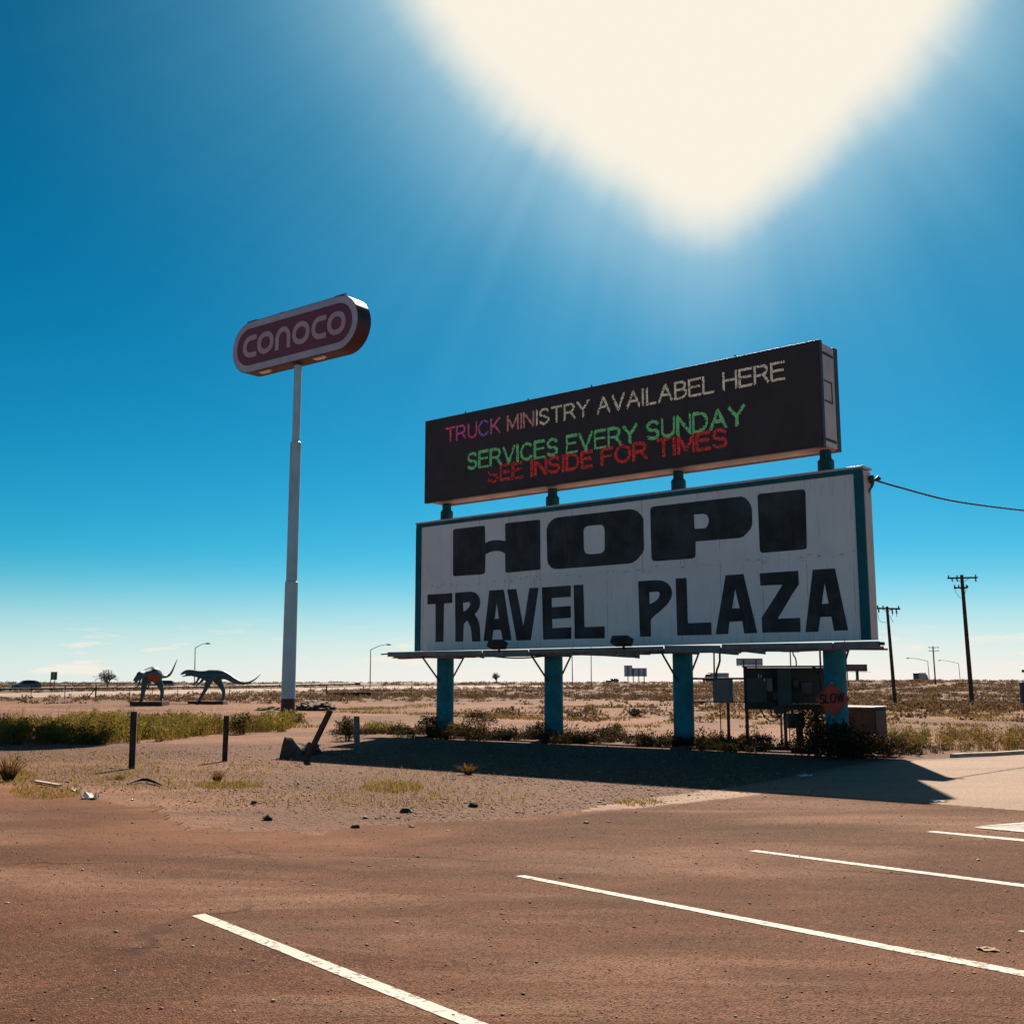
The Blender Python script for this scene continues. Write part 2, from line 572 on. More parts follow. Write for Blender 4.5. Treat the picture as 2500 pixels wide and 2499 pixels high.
dino_m = M("dark green statue paint", (0.032, 0.092, 0.105), 0.5, var=0.3, scale=3.0, bump=0.3)
rubber = M("tyre rubber", (0.015, 0.015, 0.016), 0.85, var=0.2)
glass_dk = M("dark car glass", (0.010, 0.016, 0.020), 0.12, var=0.05, bump=0.0, spec=0.6)
leaf_m = attr_mat("leaves", 0.7, 0.42)
scrub_m = attr_mat("dry brush", 0.8, 0.22, 0.1, (1.2, 1.0, 0.8))
stone_m = attr_mat("stones", 0.7, 0.0, 0.4)
led_dots = emit_attr("display dots", 0.31)


# ------------------------------------------------------------------ mesh helpers
def finish(o, label=None, cat=None, group=None, kind=None):
    if label:
        o["label"] = label
    if cat:
        o["category"] = cat
    if group:
        o["group"] = group
    if kind:
        o["kind"] = kind
    return o


def thing(name, label, cat, loc, group=None):
    o = bpy.data.objects.new(name, None)
    o.empty_display_size = 0.3
    COL.objects.link(o)
    o.location = loc
    return finish(o, label, cat, group)


def rootloc(o):
    v = Vector((0, 0, 0))
    while o is not None:
        v += Vector(o.location)
        o = o.parent
    return v


class MB:
    """collects shapes in world coordinates, links them as ONE mesh object"""
    def __init__(s):
        s.v, s.f, s.sm = [], [], []

    def add(s, vs, fs, smooth=False):
        b = len(s.v)
        s.v += [Vector(v) for v in vs]
        s.f += [tuple(i + b for i in f) for f in fs]
        s.sm += [smooth] * len(fs)
        return s

    def box(s, c, ax, ay, az):
        """box from centre and three half-axis vectors"""
        c, ax, ay, az = Vector(c), Vector(ax), Vector(ay), Vector(az)
        vs = [c + ax * i + ay * j + az * k for i in (-1, 1) for j in (-1, 1) for k in (-1, 1)]
        fs = [(0, 1, 3, 2), (4, 6, 7, 5), (0, 4, 5, 1), (2, 3, 7, 6), (0, 2, 6, 4), (1, 5, 7, 3)]
        if ax.cross(ay).dot(az) < 0:
            fs = [f[::-1] for f in fs]
        return s.add(vs, fs)

    def abox(s, lo, hi):
        lo, hi = Vector(lo), Vector(hi)
        h = (hi - lo) / 2
        return s.box((lo + hi) / 2, (h.x, 0, 0), (0, h.y, 0), (0, 0, h.z))

    def tube(s, pts, rad, n=8, caps=True, smooth=True, squash=None):
        pts = [Vector(p) for p in pts]
        if not isinstance(rad, (list, tuple)):
            rad = [rad] * len(pts)
        vs, fs = [], []
        up = None
        for i, p in enumerate(pts):
            a = pts[max(0, i - 1)]
            b = pts[min(len(pts) - 1, i + 1)]
            d = (b - a).normalized()
            if up is None:
                up = Vector((0, 0, 1)) if abs(d.z) < 0.9 else Vector((0, 1, 0))
            x = d.cross(up).normalized()
            y = x.cross(d).normalized()
            up = y
            k = squash[i] if squash else 1.0
            for j in range(n):
                t = 2 * math.pi * j / n
                vs.append(p + x * (math.cos(t) * rad[i] * k) + y * (math.sin(t) * rad[i]))
        m = len(pts)
        for i in range(m - 1):
            for j in range(n):
                q = (j + 1) % n
                fs.append((i * n + j, i * n + q, (i + 1) * n + q, (i + 1) * n + j))
        s.add(vs, fs, smooth)
        if caps:
            s.add(vs[:n], [tuple(range(n))[::-1]])
            s.add(vs[-n:], [tuple(range(n))])
        return s

    def prism(s, pts, d):
        """flat outline (3D points) pushed out along vector d"""
        pts = [Vector(p) for p in pts]
        d = Vector(d)
        n = len(pts)
        nrm = Vector((0, 0, 0))
        for i in range(n):
            nrm += (pts[i] - pts[0]).cross(pts[(i + 1) % n] - pts[0])
        if nrm.dot(d) > 0:
            pts = pts[::-1]
        vs = pts + [p + d for p in pts]
        fs = [tuple(range(n)), tuple(range(n, 2 * n))[::-1]]
        fs += [(i, i + n, (i + 1) % n + n, (i + 1) % n) for i in range(n)]
        return s.add(vs, fs)

    def build(s, name, mat, parent=None, bevel=0.0, label=None):
        me = bpy.data.meshes.new(name)
        off = rootloc(parent)
        me.from_pydata([tuple(v - off) for v in s.v], [], s.f)
        me.polygons.foreach_set("use_smooth", s.sm)
        me.materials.append(mat)
        me.update()
        o = bpy.data.objects.new(name, me)
        COL.objects.link(o)
        o.parent = parent
        if bevel:
            b = o.modifiers.new("bevel", "BEVEL")
            b.width = bevel
            b.segments = 2
            b.limit_method = "ANGLE"
        if label:
            o["label"] = label
        return o


def single(mb, name, mat, label, cat, loc, group=None, kind=None, bevel=0.0):
    """a thing that is one mesh, its origin at loc"""
    loc = Vector(loc)
    t = MB()
    t.v = [v - loc for v in mb.v]
    t.f, t.sm = mb.f, mb.sm
    o = t.build(name, mat, None, bevel)
    o.location = loc
    return finish(o, label, cat, group, kind)


def flat_shapes(loops, depth, fn, name, mat, parent):
    """filled outlines with holes: loops in (u, v); fn maps (u, v, w) to the world; w from 0 to depth"""
    cu = bpy.data.curves.new(name, "CURVE")
    cu.dimensions = "2D"
    cu.fill_mode = "BOTH"
    cu.extrude = depth / 2
    for lp in loops:
        sp = cu.splines.new("POLY")
        sp.points.add(len(lp) - 1)
        for i, (u, v) in enumerate(lp):
            sp.points[i].co = (u, v, 0, 1)
        sp.use_cyclic_u = True
    tmp = bpy.data.objects.new(name, cu)
    COL.objects.link(tmp)
    bpy.context.view_layer.update()
    me = bpy.data.meshes.new_from_object(tmp)
    COL.objects.unlink(tmp)
    bpy.data.objects.remove(tmp)
    bpy.data.curves.remove(cu)
    off = rootloc(parent)
    for v in me.vertices:
        v.co = fn(v.co.x, v.co.y, v.co.z + depth / 2) - off
    me.materials.clear()
    me.materials.append(mat)
    me.name = name
    o = bpy.data.objects.new(name, me)
    COL.objects.link(o)
    o.parent = parent
    return o


def np_mesh(name, V, F, mat, tint=None, smooth=False, parent=None):
    """mesh from arrays; F is (n, k); tint one colour per vertex"""
    me = bpy.data.meshes.new(name)
    V = np.asarray(V, np.float32)
    n, k = F.shape
    me.vertices.add(len(V))
    me.vertices.foreach_set("co", (V - np.array(rootloc(parent), np.float32)).ravel())
    me.loops.add(n * k)
    me.loops.foreach_set("vertex_index", F.astype(np.int32).ravel())
    me.polygons.add(n)
    me.polygons.foreach_set("loop_start", (np.arange(n) * k).astype(np.int32))
    me.polygons.foreach_set("loop_total", np.full(n, k, np.int32))
    if smooth:
        me.polygons.foreach_set("use_smooth", np.ones(n, bool))
    if tint is not None:
        at_ = me.attributes.new("tint", "FLOAT_COLOR", "POINT")
        c = np.ones((len(V), 4), np.float32)
        c[:, :3] = tint
        at_.data.foreach_set("color", c.ravel())
    me.materials.append(mat)
    me.update()
    me.validate()
    o = bpy.data.objects.new(name, me)
    COL.objects.link(o)
    o.parent = parent
    return o


def pick(cols, n):
    """n colours mixed from a small palette"""
    cols = np.array(cols)
    a = cols[rng.integers(0, len(cols), n)]
    b = cols[rng.integers(0, len(cols), n)]
    t = rng.random((n, 1))
    return (a * t + b * (1 - t)) * rng.uniform(0.75, 1.25, (n, 1))


def blades(P, h, w, lean, tint, az=None):
    """thin curved grass blades or stems; P (n,3) feet"""
    n = len(P)
    az = rng.uniform(0, 6.283, n) if az is None else az
    fa = rng.uniform(0, 6.283, n)
    d = np.stack([np.cos(az), np.sin(az), np.zeros(n)], 1)
    s = np.stack([np.cos(fa), np.sin(fa), np.zeros(n)], 1) * (w[:, None] / 2)
    up = np.array([0, 0, 1.0])
    mid = P + up * (h * 0.55)[:, None] + d * (lean * h * 0.35)[:, None]
    tip = P + up * (h * (1 - 0.15 * lean))[:, None] + d * (lean * h)[:, None]
    V = np.stack([P - s, P + s, mid + s * 0.8, mid - s * 0.8, tip + s * 0.12, tip - s * 0.12], 1).reshape(-1, 3)
    b = (np.arange(n) * 6)[:, None]
    F = np.concatenate([b + np.array([[0, 1, 2, 3]]), b + np.array([[3, 2, 4, 5]])], 0)
    return V, F, np.repeat(tint, 6, 0)


def leaves(P, size, tint, flat=0.0, aspect=0.5):
    """small diamond leaves at P, turned every way"""
    n = len(P)
    a = rng.normal(size=(n, 3))
    a[:, 2] += flat
    a /= np.linalg.norm(a, axis=1)[:, None]
    b = rng.normal(size=(n, 3))
    b -= a * (a * b).sum(1)[:, None]
    b /= np.linalg.norm(b, axis=1)[:, None] + 1e-9
    c = np.cross(a, b)
    s = size[:, None]
    V = np.stack([P - b * s, P + c * s * aspect, P + b * s, P - c * s * aspect], 1).reshape(-1, 3)
    F = (np.arange(n) * 4)[:, None] + np.array([[0, 1, 2, 3]])
    return V, F, np.repeat(tint, 4, 0)


def merge(parts):
    V, F, T, o = [], [], [], 0
    for v, f, t in parts:
        V.append(v)
        F.append(f + o)
        T.append(t)
        o += len(v)
    return np.concatenate(V), np.concatenate(F), np.concatenate(T)


# ================================================================== the ground
def poly_sd(x, y, poly):
    """signed distance to a closed outline, positive inside"""
    p = np.array(poly)
    q = np.roll(p, -1, 0)
    dmin = np.full(x.shape, 1e9)
    ins = np.zeros(x.shape, bool)
    for (ax, ay), (bx, by) in zip(p, q):
        ex, ey = bx - ax, by - ay
        t = np.clip(((x - ax) * ex + (y - ay) * ey) / (ex * ex + ey * ey + 1e-12), 0, 1)
        dmin = np.minimum(dmin, np.hypot(x - ax - t * ex, y - ay - t * ey))
        c = ((ay > y) != (by > y)) & (x < (bx - ax) * (y - ay) / (by - ay + 1e-12) + ax)
        ins ^= c
    return np.where(ins, dmin, -dmin)


def gxy(*px):
    return [(gz(a, b).x, gz(a, b).y) for a, b in px]


LOT = [(-60, -40)] + [(-60, 21), (-16, 17.6)] + gxy((0, 1924), (130, 1942), (260, 1968), (400, 2000), (560, 2033), (800, 2036), (950, 2018), (1250, 1997), (1410, 1986), (1700, 1958), (1895, 1936), (2500, 1981)) + [(14, 12.2), (40, 6.0), (40, -40)]
APRON = gxy((1395, 1992), (1500, 1978), (1700, 1960), (1895, 1938), (2500, 1983)) + [(14, 12.4), (40, 6.4), (40, 30)] + gxy((2650, 1822), (2500, 1838), (2318, 1851), (2150, 1856), (2000, 1880), (1800, 1920), (1600, 1945), (1450, 1968))


def make_ground():
    ys = np.concatenate([np.linspace(-60, 0, 13)[:-1], np.linspace(0, 60, 121)[:-1], 60 * (9000 / 60) ** np.linspace(0, 1, 190)])
    u = np.concatenate([-np.geomspace(9000, 40, 60)[:-1], np.linspace(-40, 40, 161), np.geomspace(40, 9000, 60)[1:]])
    # finer across where the view is: columns fan out with distance
    X, Y = np.meshgrid(u, ys)
    fan = np.clip(Y / 60.0, 1, 12)
    X = np.where(np.abs(X) < 41, X * fan, np.sign(X) * np.maximum(np.abs(X), 40 * fan * (1 + 0.02 * (np.abs(X) - 40) ** 0.5)))
    Z = H(X, Y)
    V = np.stack([X, Y, Z], -1).reshape(-1, 3)
    r, c = X.shape
    i = np.arange(r * c).reshape(r, c)
    F = np.stack([i[:-1, :-1], i[:-1, 1:], i[1:, 1:], i[1:, :-1]], -1).reshape(-1, 4)
    o = np_mesh("ground", V, F, ground_m, smooth=True)
    x, y = V[:, 0], V[:, 1]
    # grit lies between the lot and the sign, more to the right
    g = sstep((y - 11) / 3) * sstep((33 - y) / 4) * np.maximum(sstep((x + 9) / 7), .95 * sstep((y - 21.5) / 3) * sstep((x + 18) / 4)) * (1 - .38 * sstep((-1 - x) / 3) * sstep((20.5 - y) / 3))
    at_ = o.data.attributes.new("grit", "FLOAT", "POINT")
    at_.data.foreach_set("value", g.astype(np.float32))
    finish(o, kind="structure")
    return o


make_ground()


def sheet(name, poly, z, mat, step, soft, lo, hi):
    """flat paving laid over the ground inside an outline, with its distance to the edge kept for the worn rim"""
    xs = np.arange(lo[0], hi[0], step)
    ys = np.arange(lo[1], hi[1], step)
    X, Y = np.meshgrid(xs, ys)
    jx = X + 0.25 * waves(X, Y, 2.3, 2) + 0.12 * waves(X, Y, 6, 5)
    jy = Y + 0.22 * waves(X, Y, 1.9, 5) + 0.10 * waves(X, Y, 7, 1)
    k = sstep((3.0 - X) / 5) * 0.95 + 0.05
    D = poly_sd(X + (jx - X) * k, Y + (jy - Y) * k, poly)
    keep = D[:-1, :-1] > 0
    keep &= D[1:, 1:] > -0.3
    r, c = X.shape
    i = np.arange(r * c).reshape(r, c)
    F = np.stack([i[:-1, :-1], i[:-1, 1:], i[1:, 1:], i[1:, :-1]], -1)[keep]
    used = np.unique(F)
    remap = np.zeros(r * c, int)
    remap[used] = np.arange(len(used))
    V = np.stack([X.ravel(), Y.ravel(), np.full(r * c, z)], 1)[used]
    o = np_mesh(name, V, remap[F], mat)
    sw = soft(V[:, 0], V[:, 1])
    e = D.ravel()[used] / sw
    at_ = o.data.attributes.new("edge", "FLOAT", "POINT")
    at_.data.foreach_set("value", np.clip(e, -1, 5).astype(np.float32))
    return finish(o, kind="structure")


sheet("driveway", APRON, 0.004, apron_m, 0.12, lambda x, y: np.where(y > 19, 0.8, 0.35) + 2.0 * sstep((4.5 - x) / 4), (-2, 6), (30, 30))
sheet("parking_lot", LOT, 0.008, lot_m, 0.10, lambda x, y: 0.22 + 2.6 * sstep((2.0 - x) / 5), (-16, 1.5), (16, 19))

# lot under and behind the camera, coarse
mb = MB()
mb.add([(-60, -40, .0075), (60, -40, .0075), (60, 1.55, .0075), (-60, 1.55, .0075)], [(0, 1, 2, 3)])
mb.add([(-60, 1.55, .0075), (-15.9, 1.55, .0075), (-15.9, 17.3, .0075), (-60, 20, .0075)], [(0, 1, 2, 3)])
o = mb.build("parking_lot", lot_m)
a_ = o.data.attributes.new("edge", "FLOAT", "POINT")
a_.data.foreach_set("value", np.full(8, 5, np.float32))
finish(o, kind="structure")


# painted stall lines: corners read off the photograph, laid on the lot
def line_strip(corners, name="parking_line", z=0.0115):
    a, b, c, d = [gz(*p, z) for p in corners]      # a-b near end (lower, upper), d-c far end (lower, upper)
    n = 60
    vs, fs = [], []
    for i in range(n + 1):
        t = i / n
        lo, up = a.lerp(d, t), b.lerp(c, t)
        w = (up - lo)
        k1, k2 = random.uniform(-.022, .022), random.uniform(-.022, .022)
        vs += [lo + w * k1, up + w * k2]
    for i in range(n):
        fs.append((2 * i, 2 * i + 2, 2 * i + 3, 2 * i + 1))
    m = MB().add(vs, fs)
    return finish(m.build(name, line_m), kind="structure")


line_strip([(467, 2234.5), (500, 2229), (1271, 2529), (1200, 2529)])
line_strip([(1257, 2137.2), (1281, 2135.4), (2560, 2379.5), (2560, 2394.0)])
line_strip([(1827, 2076.2), (1846, 2074.2), (2600, 2170.0), (2600, 2177.5)])
line_strip([(2261, 2029.6), (2281, 2027.4), (2640, 2060.2), (2640, 2066.5)])
line_strip([(2484, 2272.5), (2492, 2270.0), (2700, 2290), (2700, 2297)])
# hatched access aisle at the right: outline and one bar over a bluish painted field
line_strip([(2375, 2018.5), (2420, 2013), (2700, 1989.5), (2700, 1995.5)], z=0.016)
line_strip([(2378, 2019.2), (2402, 2017.6), (2700, 2042), (2700, 2048.5)], z=0.0165)
line_strip([(2490, 2020.0), (2494, 2019.0), (2700, 2017), (2700, 2021)], z=0.015)
mb = MB()
mb.add([gz(2398, 2018.2, .0125), gz(2700, 2044, .0125), gz(2700, 1993, .0125)], [(0, 1, 2)])
finish(mb.build("painted_aisle", M("faded blue field paint", (0.22, 0.20, 0.20), 0.8, var=0.25, scale=5.0)), kind="structure")


# kerb of the planted strip at the right
def kerb(pts, w=0.16, h=0.085):
    m = MB()
    n = len(pts)
    vs = []
    for i, p in enumerate(pts):
        a, b = pts[max(0, i - 1)], pts[min(n - 1, i + 1)]
        d = (b - a).normalized()
        s = Vector((-d.y, d.x, 0)) * w / 2
        vs += [p - s, p - s * .85 + Vector((0, 0, h)), p + s * .85 + Vector((0, 0, h)), p + s]
    fs = []
    for i in range(n - 1):
        for j in range(3):
            fs.append((i * 4 + j, i * 4 + 4 + j, i * 4 + 5 + j, i * 4 + 1 + j))
    fs += [(0, 1, 2, 3), tuple(range(4 * n - 4, 4 * n))[::-1]]
    m.add(vs, fs)
    return m


KP = [gz(2326, 1849), gz(2360, 1847), gz(2420, 1845), gz(2500, 1840), gz(2600, 1832)]
finish(kerb(KP).build("kerb", kerb_m, None, 0.015), kind="structure")


# roads beyond the field: strips laid over the rising ground
def road(name, path, w, mat, lift=0.12):
    pts = []
    for (x0, y0), (x1, y1) in zip(path, path[1:]):
        L = math.hypot(x1 - x0, y1 - y0)
        k = max(2, int(L / 4))
        pts += [(x0 + (x1 - x0) * i / k, y0 + (y1 - y0) * i / k) for i in range(k)]
    pts.append(path[-1])
    vs, fs = [], []
    for i, (x, y) in enumerate(pts):
        a, b = pts[max(0, i - 1)], pts[min(len(pts) - 1, i + 1)]
        d = Vector((b[0] - a[0], b[1] - a[1], 0)).normalized()
        s = Vector((-d.y, d.x, 0))
        z = float(H(x, y)) + lift
        for j in (-1.15, -1, 1, 1.15):
            q = Vector((x, y, 0)) + s * (w / 2 * j)
            vs.append(Vector((q.x, q.y, z if abs(j) <= 1 else float(H(q.x, q.y)) - 0.2)))
    for i in range(len(pts) - 1):
        for j in range(3):
            fs.append((i * 4 + j, i * 4 + j + 1, i * 4 + j + 5, i * 4 + j + 4))
    return finish(MB().add(vs, fs).build(name, mat), kind="structure")


def T2(px, py):
    p = hit(px, py)
    return (p.x, p.y)


road_m = M("pale road surface", (0.235, 0.160, 0.125), 0.85, var=0.12, scale=0.2, bump=0.1)
ROADP = [T2(-160, 1702), T2(0, 1698.2), T2(150, 1694.6), T2(300, 1692.2), T2(480, 1688.2), T2(660, 1684.0), T2(948, 1678.6), T2(1130, 1676.4), T2(1310, 1674.4)]
print("ROAD", [(round(a), round(b)) for a, b in ROADP])
road("frontage_road", ROADP, 22.0, road_m)


def along(p, t):
    return (p[0] + 113 * t, p[1] + 182 * t)


HWY_N, HWY_F = (-81, 186), (-75, 238)
hwy_m = M("highway asphalt", (0.10, 0.075, 0.062), 0.85, var=0.12, scale=0.2, bump=0.1)
road("highway", [along(HWY_N, -0.6), along(HWY_N, 0), along(HWY_N, .5), along(HWY_N, 1), along(HWY_N, 2.4)], 10.0, hwy_m)
road("highway", [along(HWY_F, -0.8), along(HWY_F, 0), along(HWY_F, .5), along(HWY_F, 1), along(HWY_F, 2.4)], 10.0, hwy_m)
road("side_road", [(150, 468), (178, 483), (260, 525)], 9.0, hwy_m)

# ================================================================== the big two-sided roadside sign
SA = Vector((-1.19, 1, 0)).normalized()          # along the sign, away to the left
SN = Vector((SA.y * -1, SA.x, 0))                # out of its face, towards the lot
SB = at(2125, 1562, 26.8)
SB.z = 0


def sg(u, z, w=0.0):
    return SB + SA * u + SN * w + Vector((0, 0, z))


def sg_uv(px, py, w=0.0):
    q = onplane(px, py, SB + SN * w, SN)
    return ((q - SB).dot(SA), q.z)


bb = thing("roadside_billboard", "huge roadside sign on four teal columns with black display above white painted panel", "billboard", sg(7.65, 0, -0.25))
COLU = (14.2, 9.8, 5.37, 1.04)
for u in COLU:
    c = MB()
    c.tube([sg(u, -0.4, -.25), sg(u, 0.35, -.25), sg(u, 2.56, -.25)], [0.285, 0.278, 0.27], 28)
    col = c.build("column", teal, bb)
    c = MB()
    c.tube([sg(u, 6.80, -.25), sg(u, 7.14, -.25)], 0.205, 20)
    c.tube([sg(u, 7.14, -.25), sg(u, 7.20, -.25)], [0.205, 0.155], 20, False)
    c.tube([sg(u, 7.1, -.25), sg(u, 7.75, -.25)], 0.145, 20)
    c.build("upper_post", teal_dark, bb)

# lower cabinet with the painted panel
c = MB()
c.box(sg(7.65, 4.70, -.25), SA * 7.66, SN * 0.235, (0, 0, 2.07))
c.build("panel_cabinet", pale_metal, bb, 0.02)
Z0, Z1, UL = 2.62, 6.79, 15.3
c = MB()
c.box(sg(7.65, (Z0 + Z1) / 2, -.006), SA * 7.45, SN * 0.012, (0, 0, (Z1 - Z0) / 2 - .01))
c.build("painted_panel", white_sign, bb)
c = MB()
c.box(sg(7.65, Z1 - .055, .012), SA * 7.66, SN * 0.03, (0, 0, .058))
c.box(sg(.095, (Z0 + Z1) / 2 - .06, .012), SA * .115, SN * 0.03, (0, 0, (Z1 - Z0) / 2 - .06))
c.box(sg(UL - .095, (Z0 + Z1) / 2 - .06, .012), SA * .115, SN * 0.03, (0, 0, (Z1 - Z0) / 2 - .06))
c.build("panel_border", teal_trim, bb)
c = MB()
c.box(sg(7.65, Z1 + .035, -.22), SA * 7.70, SN * 0.275, (0, 0, .03))
c.build("cap_flashing", pale_metal, bb, 0.01)


def zoompts(x0, y0, k, pts):
    return [(x0 + a * k, y0 + b * k) for a, b in pts]


def chaikin(p, n=1):
    for _ in range(n):
        q = []
        for a, b in zip(p, p[1:] + p[:1]):
            q += [(a[0] * .75 + b[0] * .25, a[1] * .75 + b[1] * .25), (a[0] * .25 + b[0] * .75, a[1] * .25 + b[1] * .75)]
        p = q
    return p


KA = 500 / 1932
KD = 600 / 1932
HO = [[(62, 490), (70, 472), (85, 467), (345, 437), (358, 440), (362, 455), (366, 600), (400, 583), (440, 574), (480, 571), (520, 574), (555, 582), (553, 430), (560, 415), (575, 411), (865, 380), (880, 382), (884, 395), (886, 835), (882, 847), (870, 852), (575, 880), (562, 878), (556, 865), (553, 698), (520, 680), (490, 674), (460, 675), (430, 679), (400, 690), (368, 708), (364, 870), (358, 886), (340, 895), (85, 912), (68, 908), (62, 895)],
      [(1050, 358), (1720, 281), (1760, 283), (1800, 300), (1835, 332), (1858, 372), (1863, 640), (1862, 665), (1845, 700), (1800, 755), (1755, 785), (1730, 793), (1050, 846), (1015, 845), (985, 828), (960, 795), (952, 760), (945, 520), (945, 470), (957, 430), (985, 392), (1015, 370)],
      [(1340, 438), (1455, 428), (1475, 435), (1488, 455), (1492, 490), (1494, 640), (1488, 670), (1470, 690), (1445, 699), (1350, 705), (1318, 698), (1300, 675), (1296, 640), (1293, 490), (1298, 465), (1315, 446)]]
PI = [[(72, 275), (80, 262), (100, 255), (900, 163), (930, 161), (965, 175), (995, 205), (1015, 240), (1027, 285), (1030, 420), (1015, 465), (980, 505), (945, 540), (910, 552), (495, 586), (494, 715), (488, 735), (465, 746), (125, 771), (95, 768), (80, 745), (68, 300)],
      [(478, 332), (570, 324), (600, 335), (617, 360), (622, 390), (612, 430), (595, 455), (575, 461), (486, 467)],
      [(1080, 160), (1088, 142), (1105, 135), (1495, 94), (1520, 98), (1532, 120), (1545, 640), (1535, 655), (1520, 660), (1130, 693), (1110, 688), (1102, 670)]]
TR = [[(169, 275), (402, 260), (402, 352), (325, 358), (318, 718), (245, 722), (245, 363), (169, 367)],
      [(430, 258), (570, 246), (610, 252), (640, 272), (660, 305), (667, 345), (660, 390), (640, 432), (612, 458), (640, 500), (658, 550), (664, 610), (668, 716), (590, 718), (585, 640), (575, 580), (555, 535), (540, 520), (510, 552), (505, 716), (432, 718)],
      [(503, 352), (555, 345), (570, 350), (572, 370), (560, 395), (535, 420), (507, 436)],
      [(752, 236), (888, 227), (962, 705), (880, 708), (860, 605), (790, 610), (778, 710), (698, 713)], [(822, 350), (843, 500), (802, 504)],
      [(921, 226), (1005, 221), (1073, 575), (1130, 213), (1217, 208), (1143, 704), (1010, 708)],
      [(1248, 207), (1520, 188), (1520, 295), (1340, 306), (1342, 393), (1520, 381), (1521, 493), (1345, 505), (1347, 590), (1525, 582), (1525, 692), (1260, 699)],
      [(1548, 185), (1638, 180), (1650, 580), (1840, 573), (1841, 686), (1558, 691)]]
PL = [[(90, 155), (230, 148), (285, 152), (325, 175), (350, 210), (357, 250), (348, 290), (325, 330), (270, 385), (225, 420), (190, 455), (190, 590), (105, 592)], [(177, 242), (240, 237), (258, 245), (260, 265), (245, 295), (215, 320), (180, 337)],
      [(385, 135), (470, 129), (481, 485), (665, 479), (667, 577), (398, 582)],
      [(778, 108), (918, 99), (1027, 563), (925, 567), (910, 470), (808, 474), (798, 571), (700, 573)], [(853, 215), (888, 368), (828, 370)],
      [(1046, 94), (1348, 73), (1353, 180), (1300, 260), (1187, 450), (1363, 443), (1367, 554), (1067, 560), (1062, 440), (1160, 290), (1225, 183), (1051, 191)],
      [(1463, 66), (1637, 55), (1741, 541), (1630, 545), (1610, 434), (1523, 437), (1507, 552), (1405, 556)], [(1556, 168), (1588, 331), (1534, 334)]]
word1 = [zoompts(1090, 1170, KA, p) for p in HO] + [zoompts(1570, 1170, KA, p) for p in PI]
word2 = [zoompts(1000, 1380, KA, p) for p in TR] + [zoompts(1530, 1370, KD, p) for p in PL]
word3 = [zoompts(1530, 1370, KD, p) for p in PL]
word2 = word2[:len(TR)]
for w_ in (word1, word2, word3):
    flat_shapes([[sg_uv(x, y, .01) for x, y in lp] for lp in w_], 0.006, lambda u, v, w: sg(u, v, w + .008), "lettering", letter_m, bb)

# lit-up display above
DU0, DU1, DZ0, DZ1, DW = 0.78, 14.6, 7.38, 10.13, 0.40
c = MB()
c.box(sg((DU0 + DU1) / 2, (DZ0 + DZ1) / 2, DW - .075), SA * ((DU1 - DU0) / 2), SN * 0.075, (0, 0, (DZ1 - DZ0) / 2))
c.build("display_cabinet", led_side, bb, 0.012)
c = MB()
c.box(sg((DU0 + DU1) / 2, (DZ0 + DZ1) / 2, DW + .004), SA * ((DU1 - DU0) / 2 - .03), SN * 0.012, (0, 0, (DZ1 - DZ0) / 2 - .03))
c.build("display_face", led_black, bb)
c = MB()
c.box(sg((DU0 + DU1) / 2, (DZ0 + DZ1) / 2, -.55), SA * ((DU1 - DU0) / 2), SN * 0.11, (0, 0, (DZ1 - DZ0) / 2 - .02))
c.build("rear_display_cabinet", led_side, bb, 0.012)
for u in (DU0 + .035, DU1 - .035):
    c = MB()
    c.box(sg(u, (DZ0 + DZ1) / 2, -.09), SA * .02, SN * 0.35, (0, 0, (DZ1 - DZ0) / 2 - .06))
    c.build("end_panel", pale_metal, bb)
c = MB()
c.box(sg((DU0 + DU1) / 2, DZ0 + .06, -.09), SA * ((DU1 - DU0) / 2 - .07), SN * 0.35, (0, 0, .03))
c.build("underside_panel", M("pinkish underside panel", (0.36, 0.24, 0.21), 0.7, var=0.25, scale=1.5), bb)
for z in (DZ1 - .30, DZ0 + .22):
    MB().box(sg(DU0 + .012, z, -.05), SA * .012, SN * 0.33, (0, 0, .035)).build("service_frame", dark_steel, bb)
zc = (DZ0 + DZ1) / 2 + .1
c = MB()
lo_, hi_, t_ = -.24, .20, .02
for dz in (-.26, .26):
    c.box(sg(DU0 + .008, zc + dz, (lo_ + hi_) / 2), SA * .008, SN * (hi_ - lo_) / 2, (0, 0, t_))
c.box(sg(DU0 + .008, zc, lo_), SA * .008, SN * t_, (0, 0, .28))
c.build("hatch_frame", dark_steel, bb)
for u in (3.2, 7.9, 10.3, 12.9):
    MB().tube([sg(u, DZ1, DW - .1), sg(u, DZ1 + .08, DW - .1)], .02, 6).build("lifting_lug", dark_steel, bb)


def arc(cx, cy, rx, ry, a0, a1, n=9):
    return [(cx + rx * math.cos(R_(a0 + (a1 - a0) * i / n)), cy + ry * math.sin(R_(a0 + (a1 - a0) * i / n))) for i in range(n + 1)]


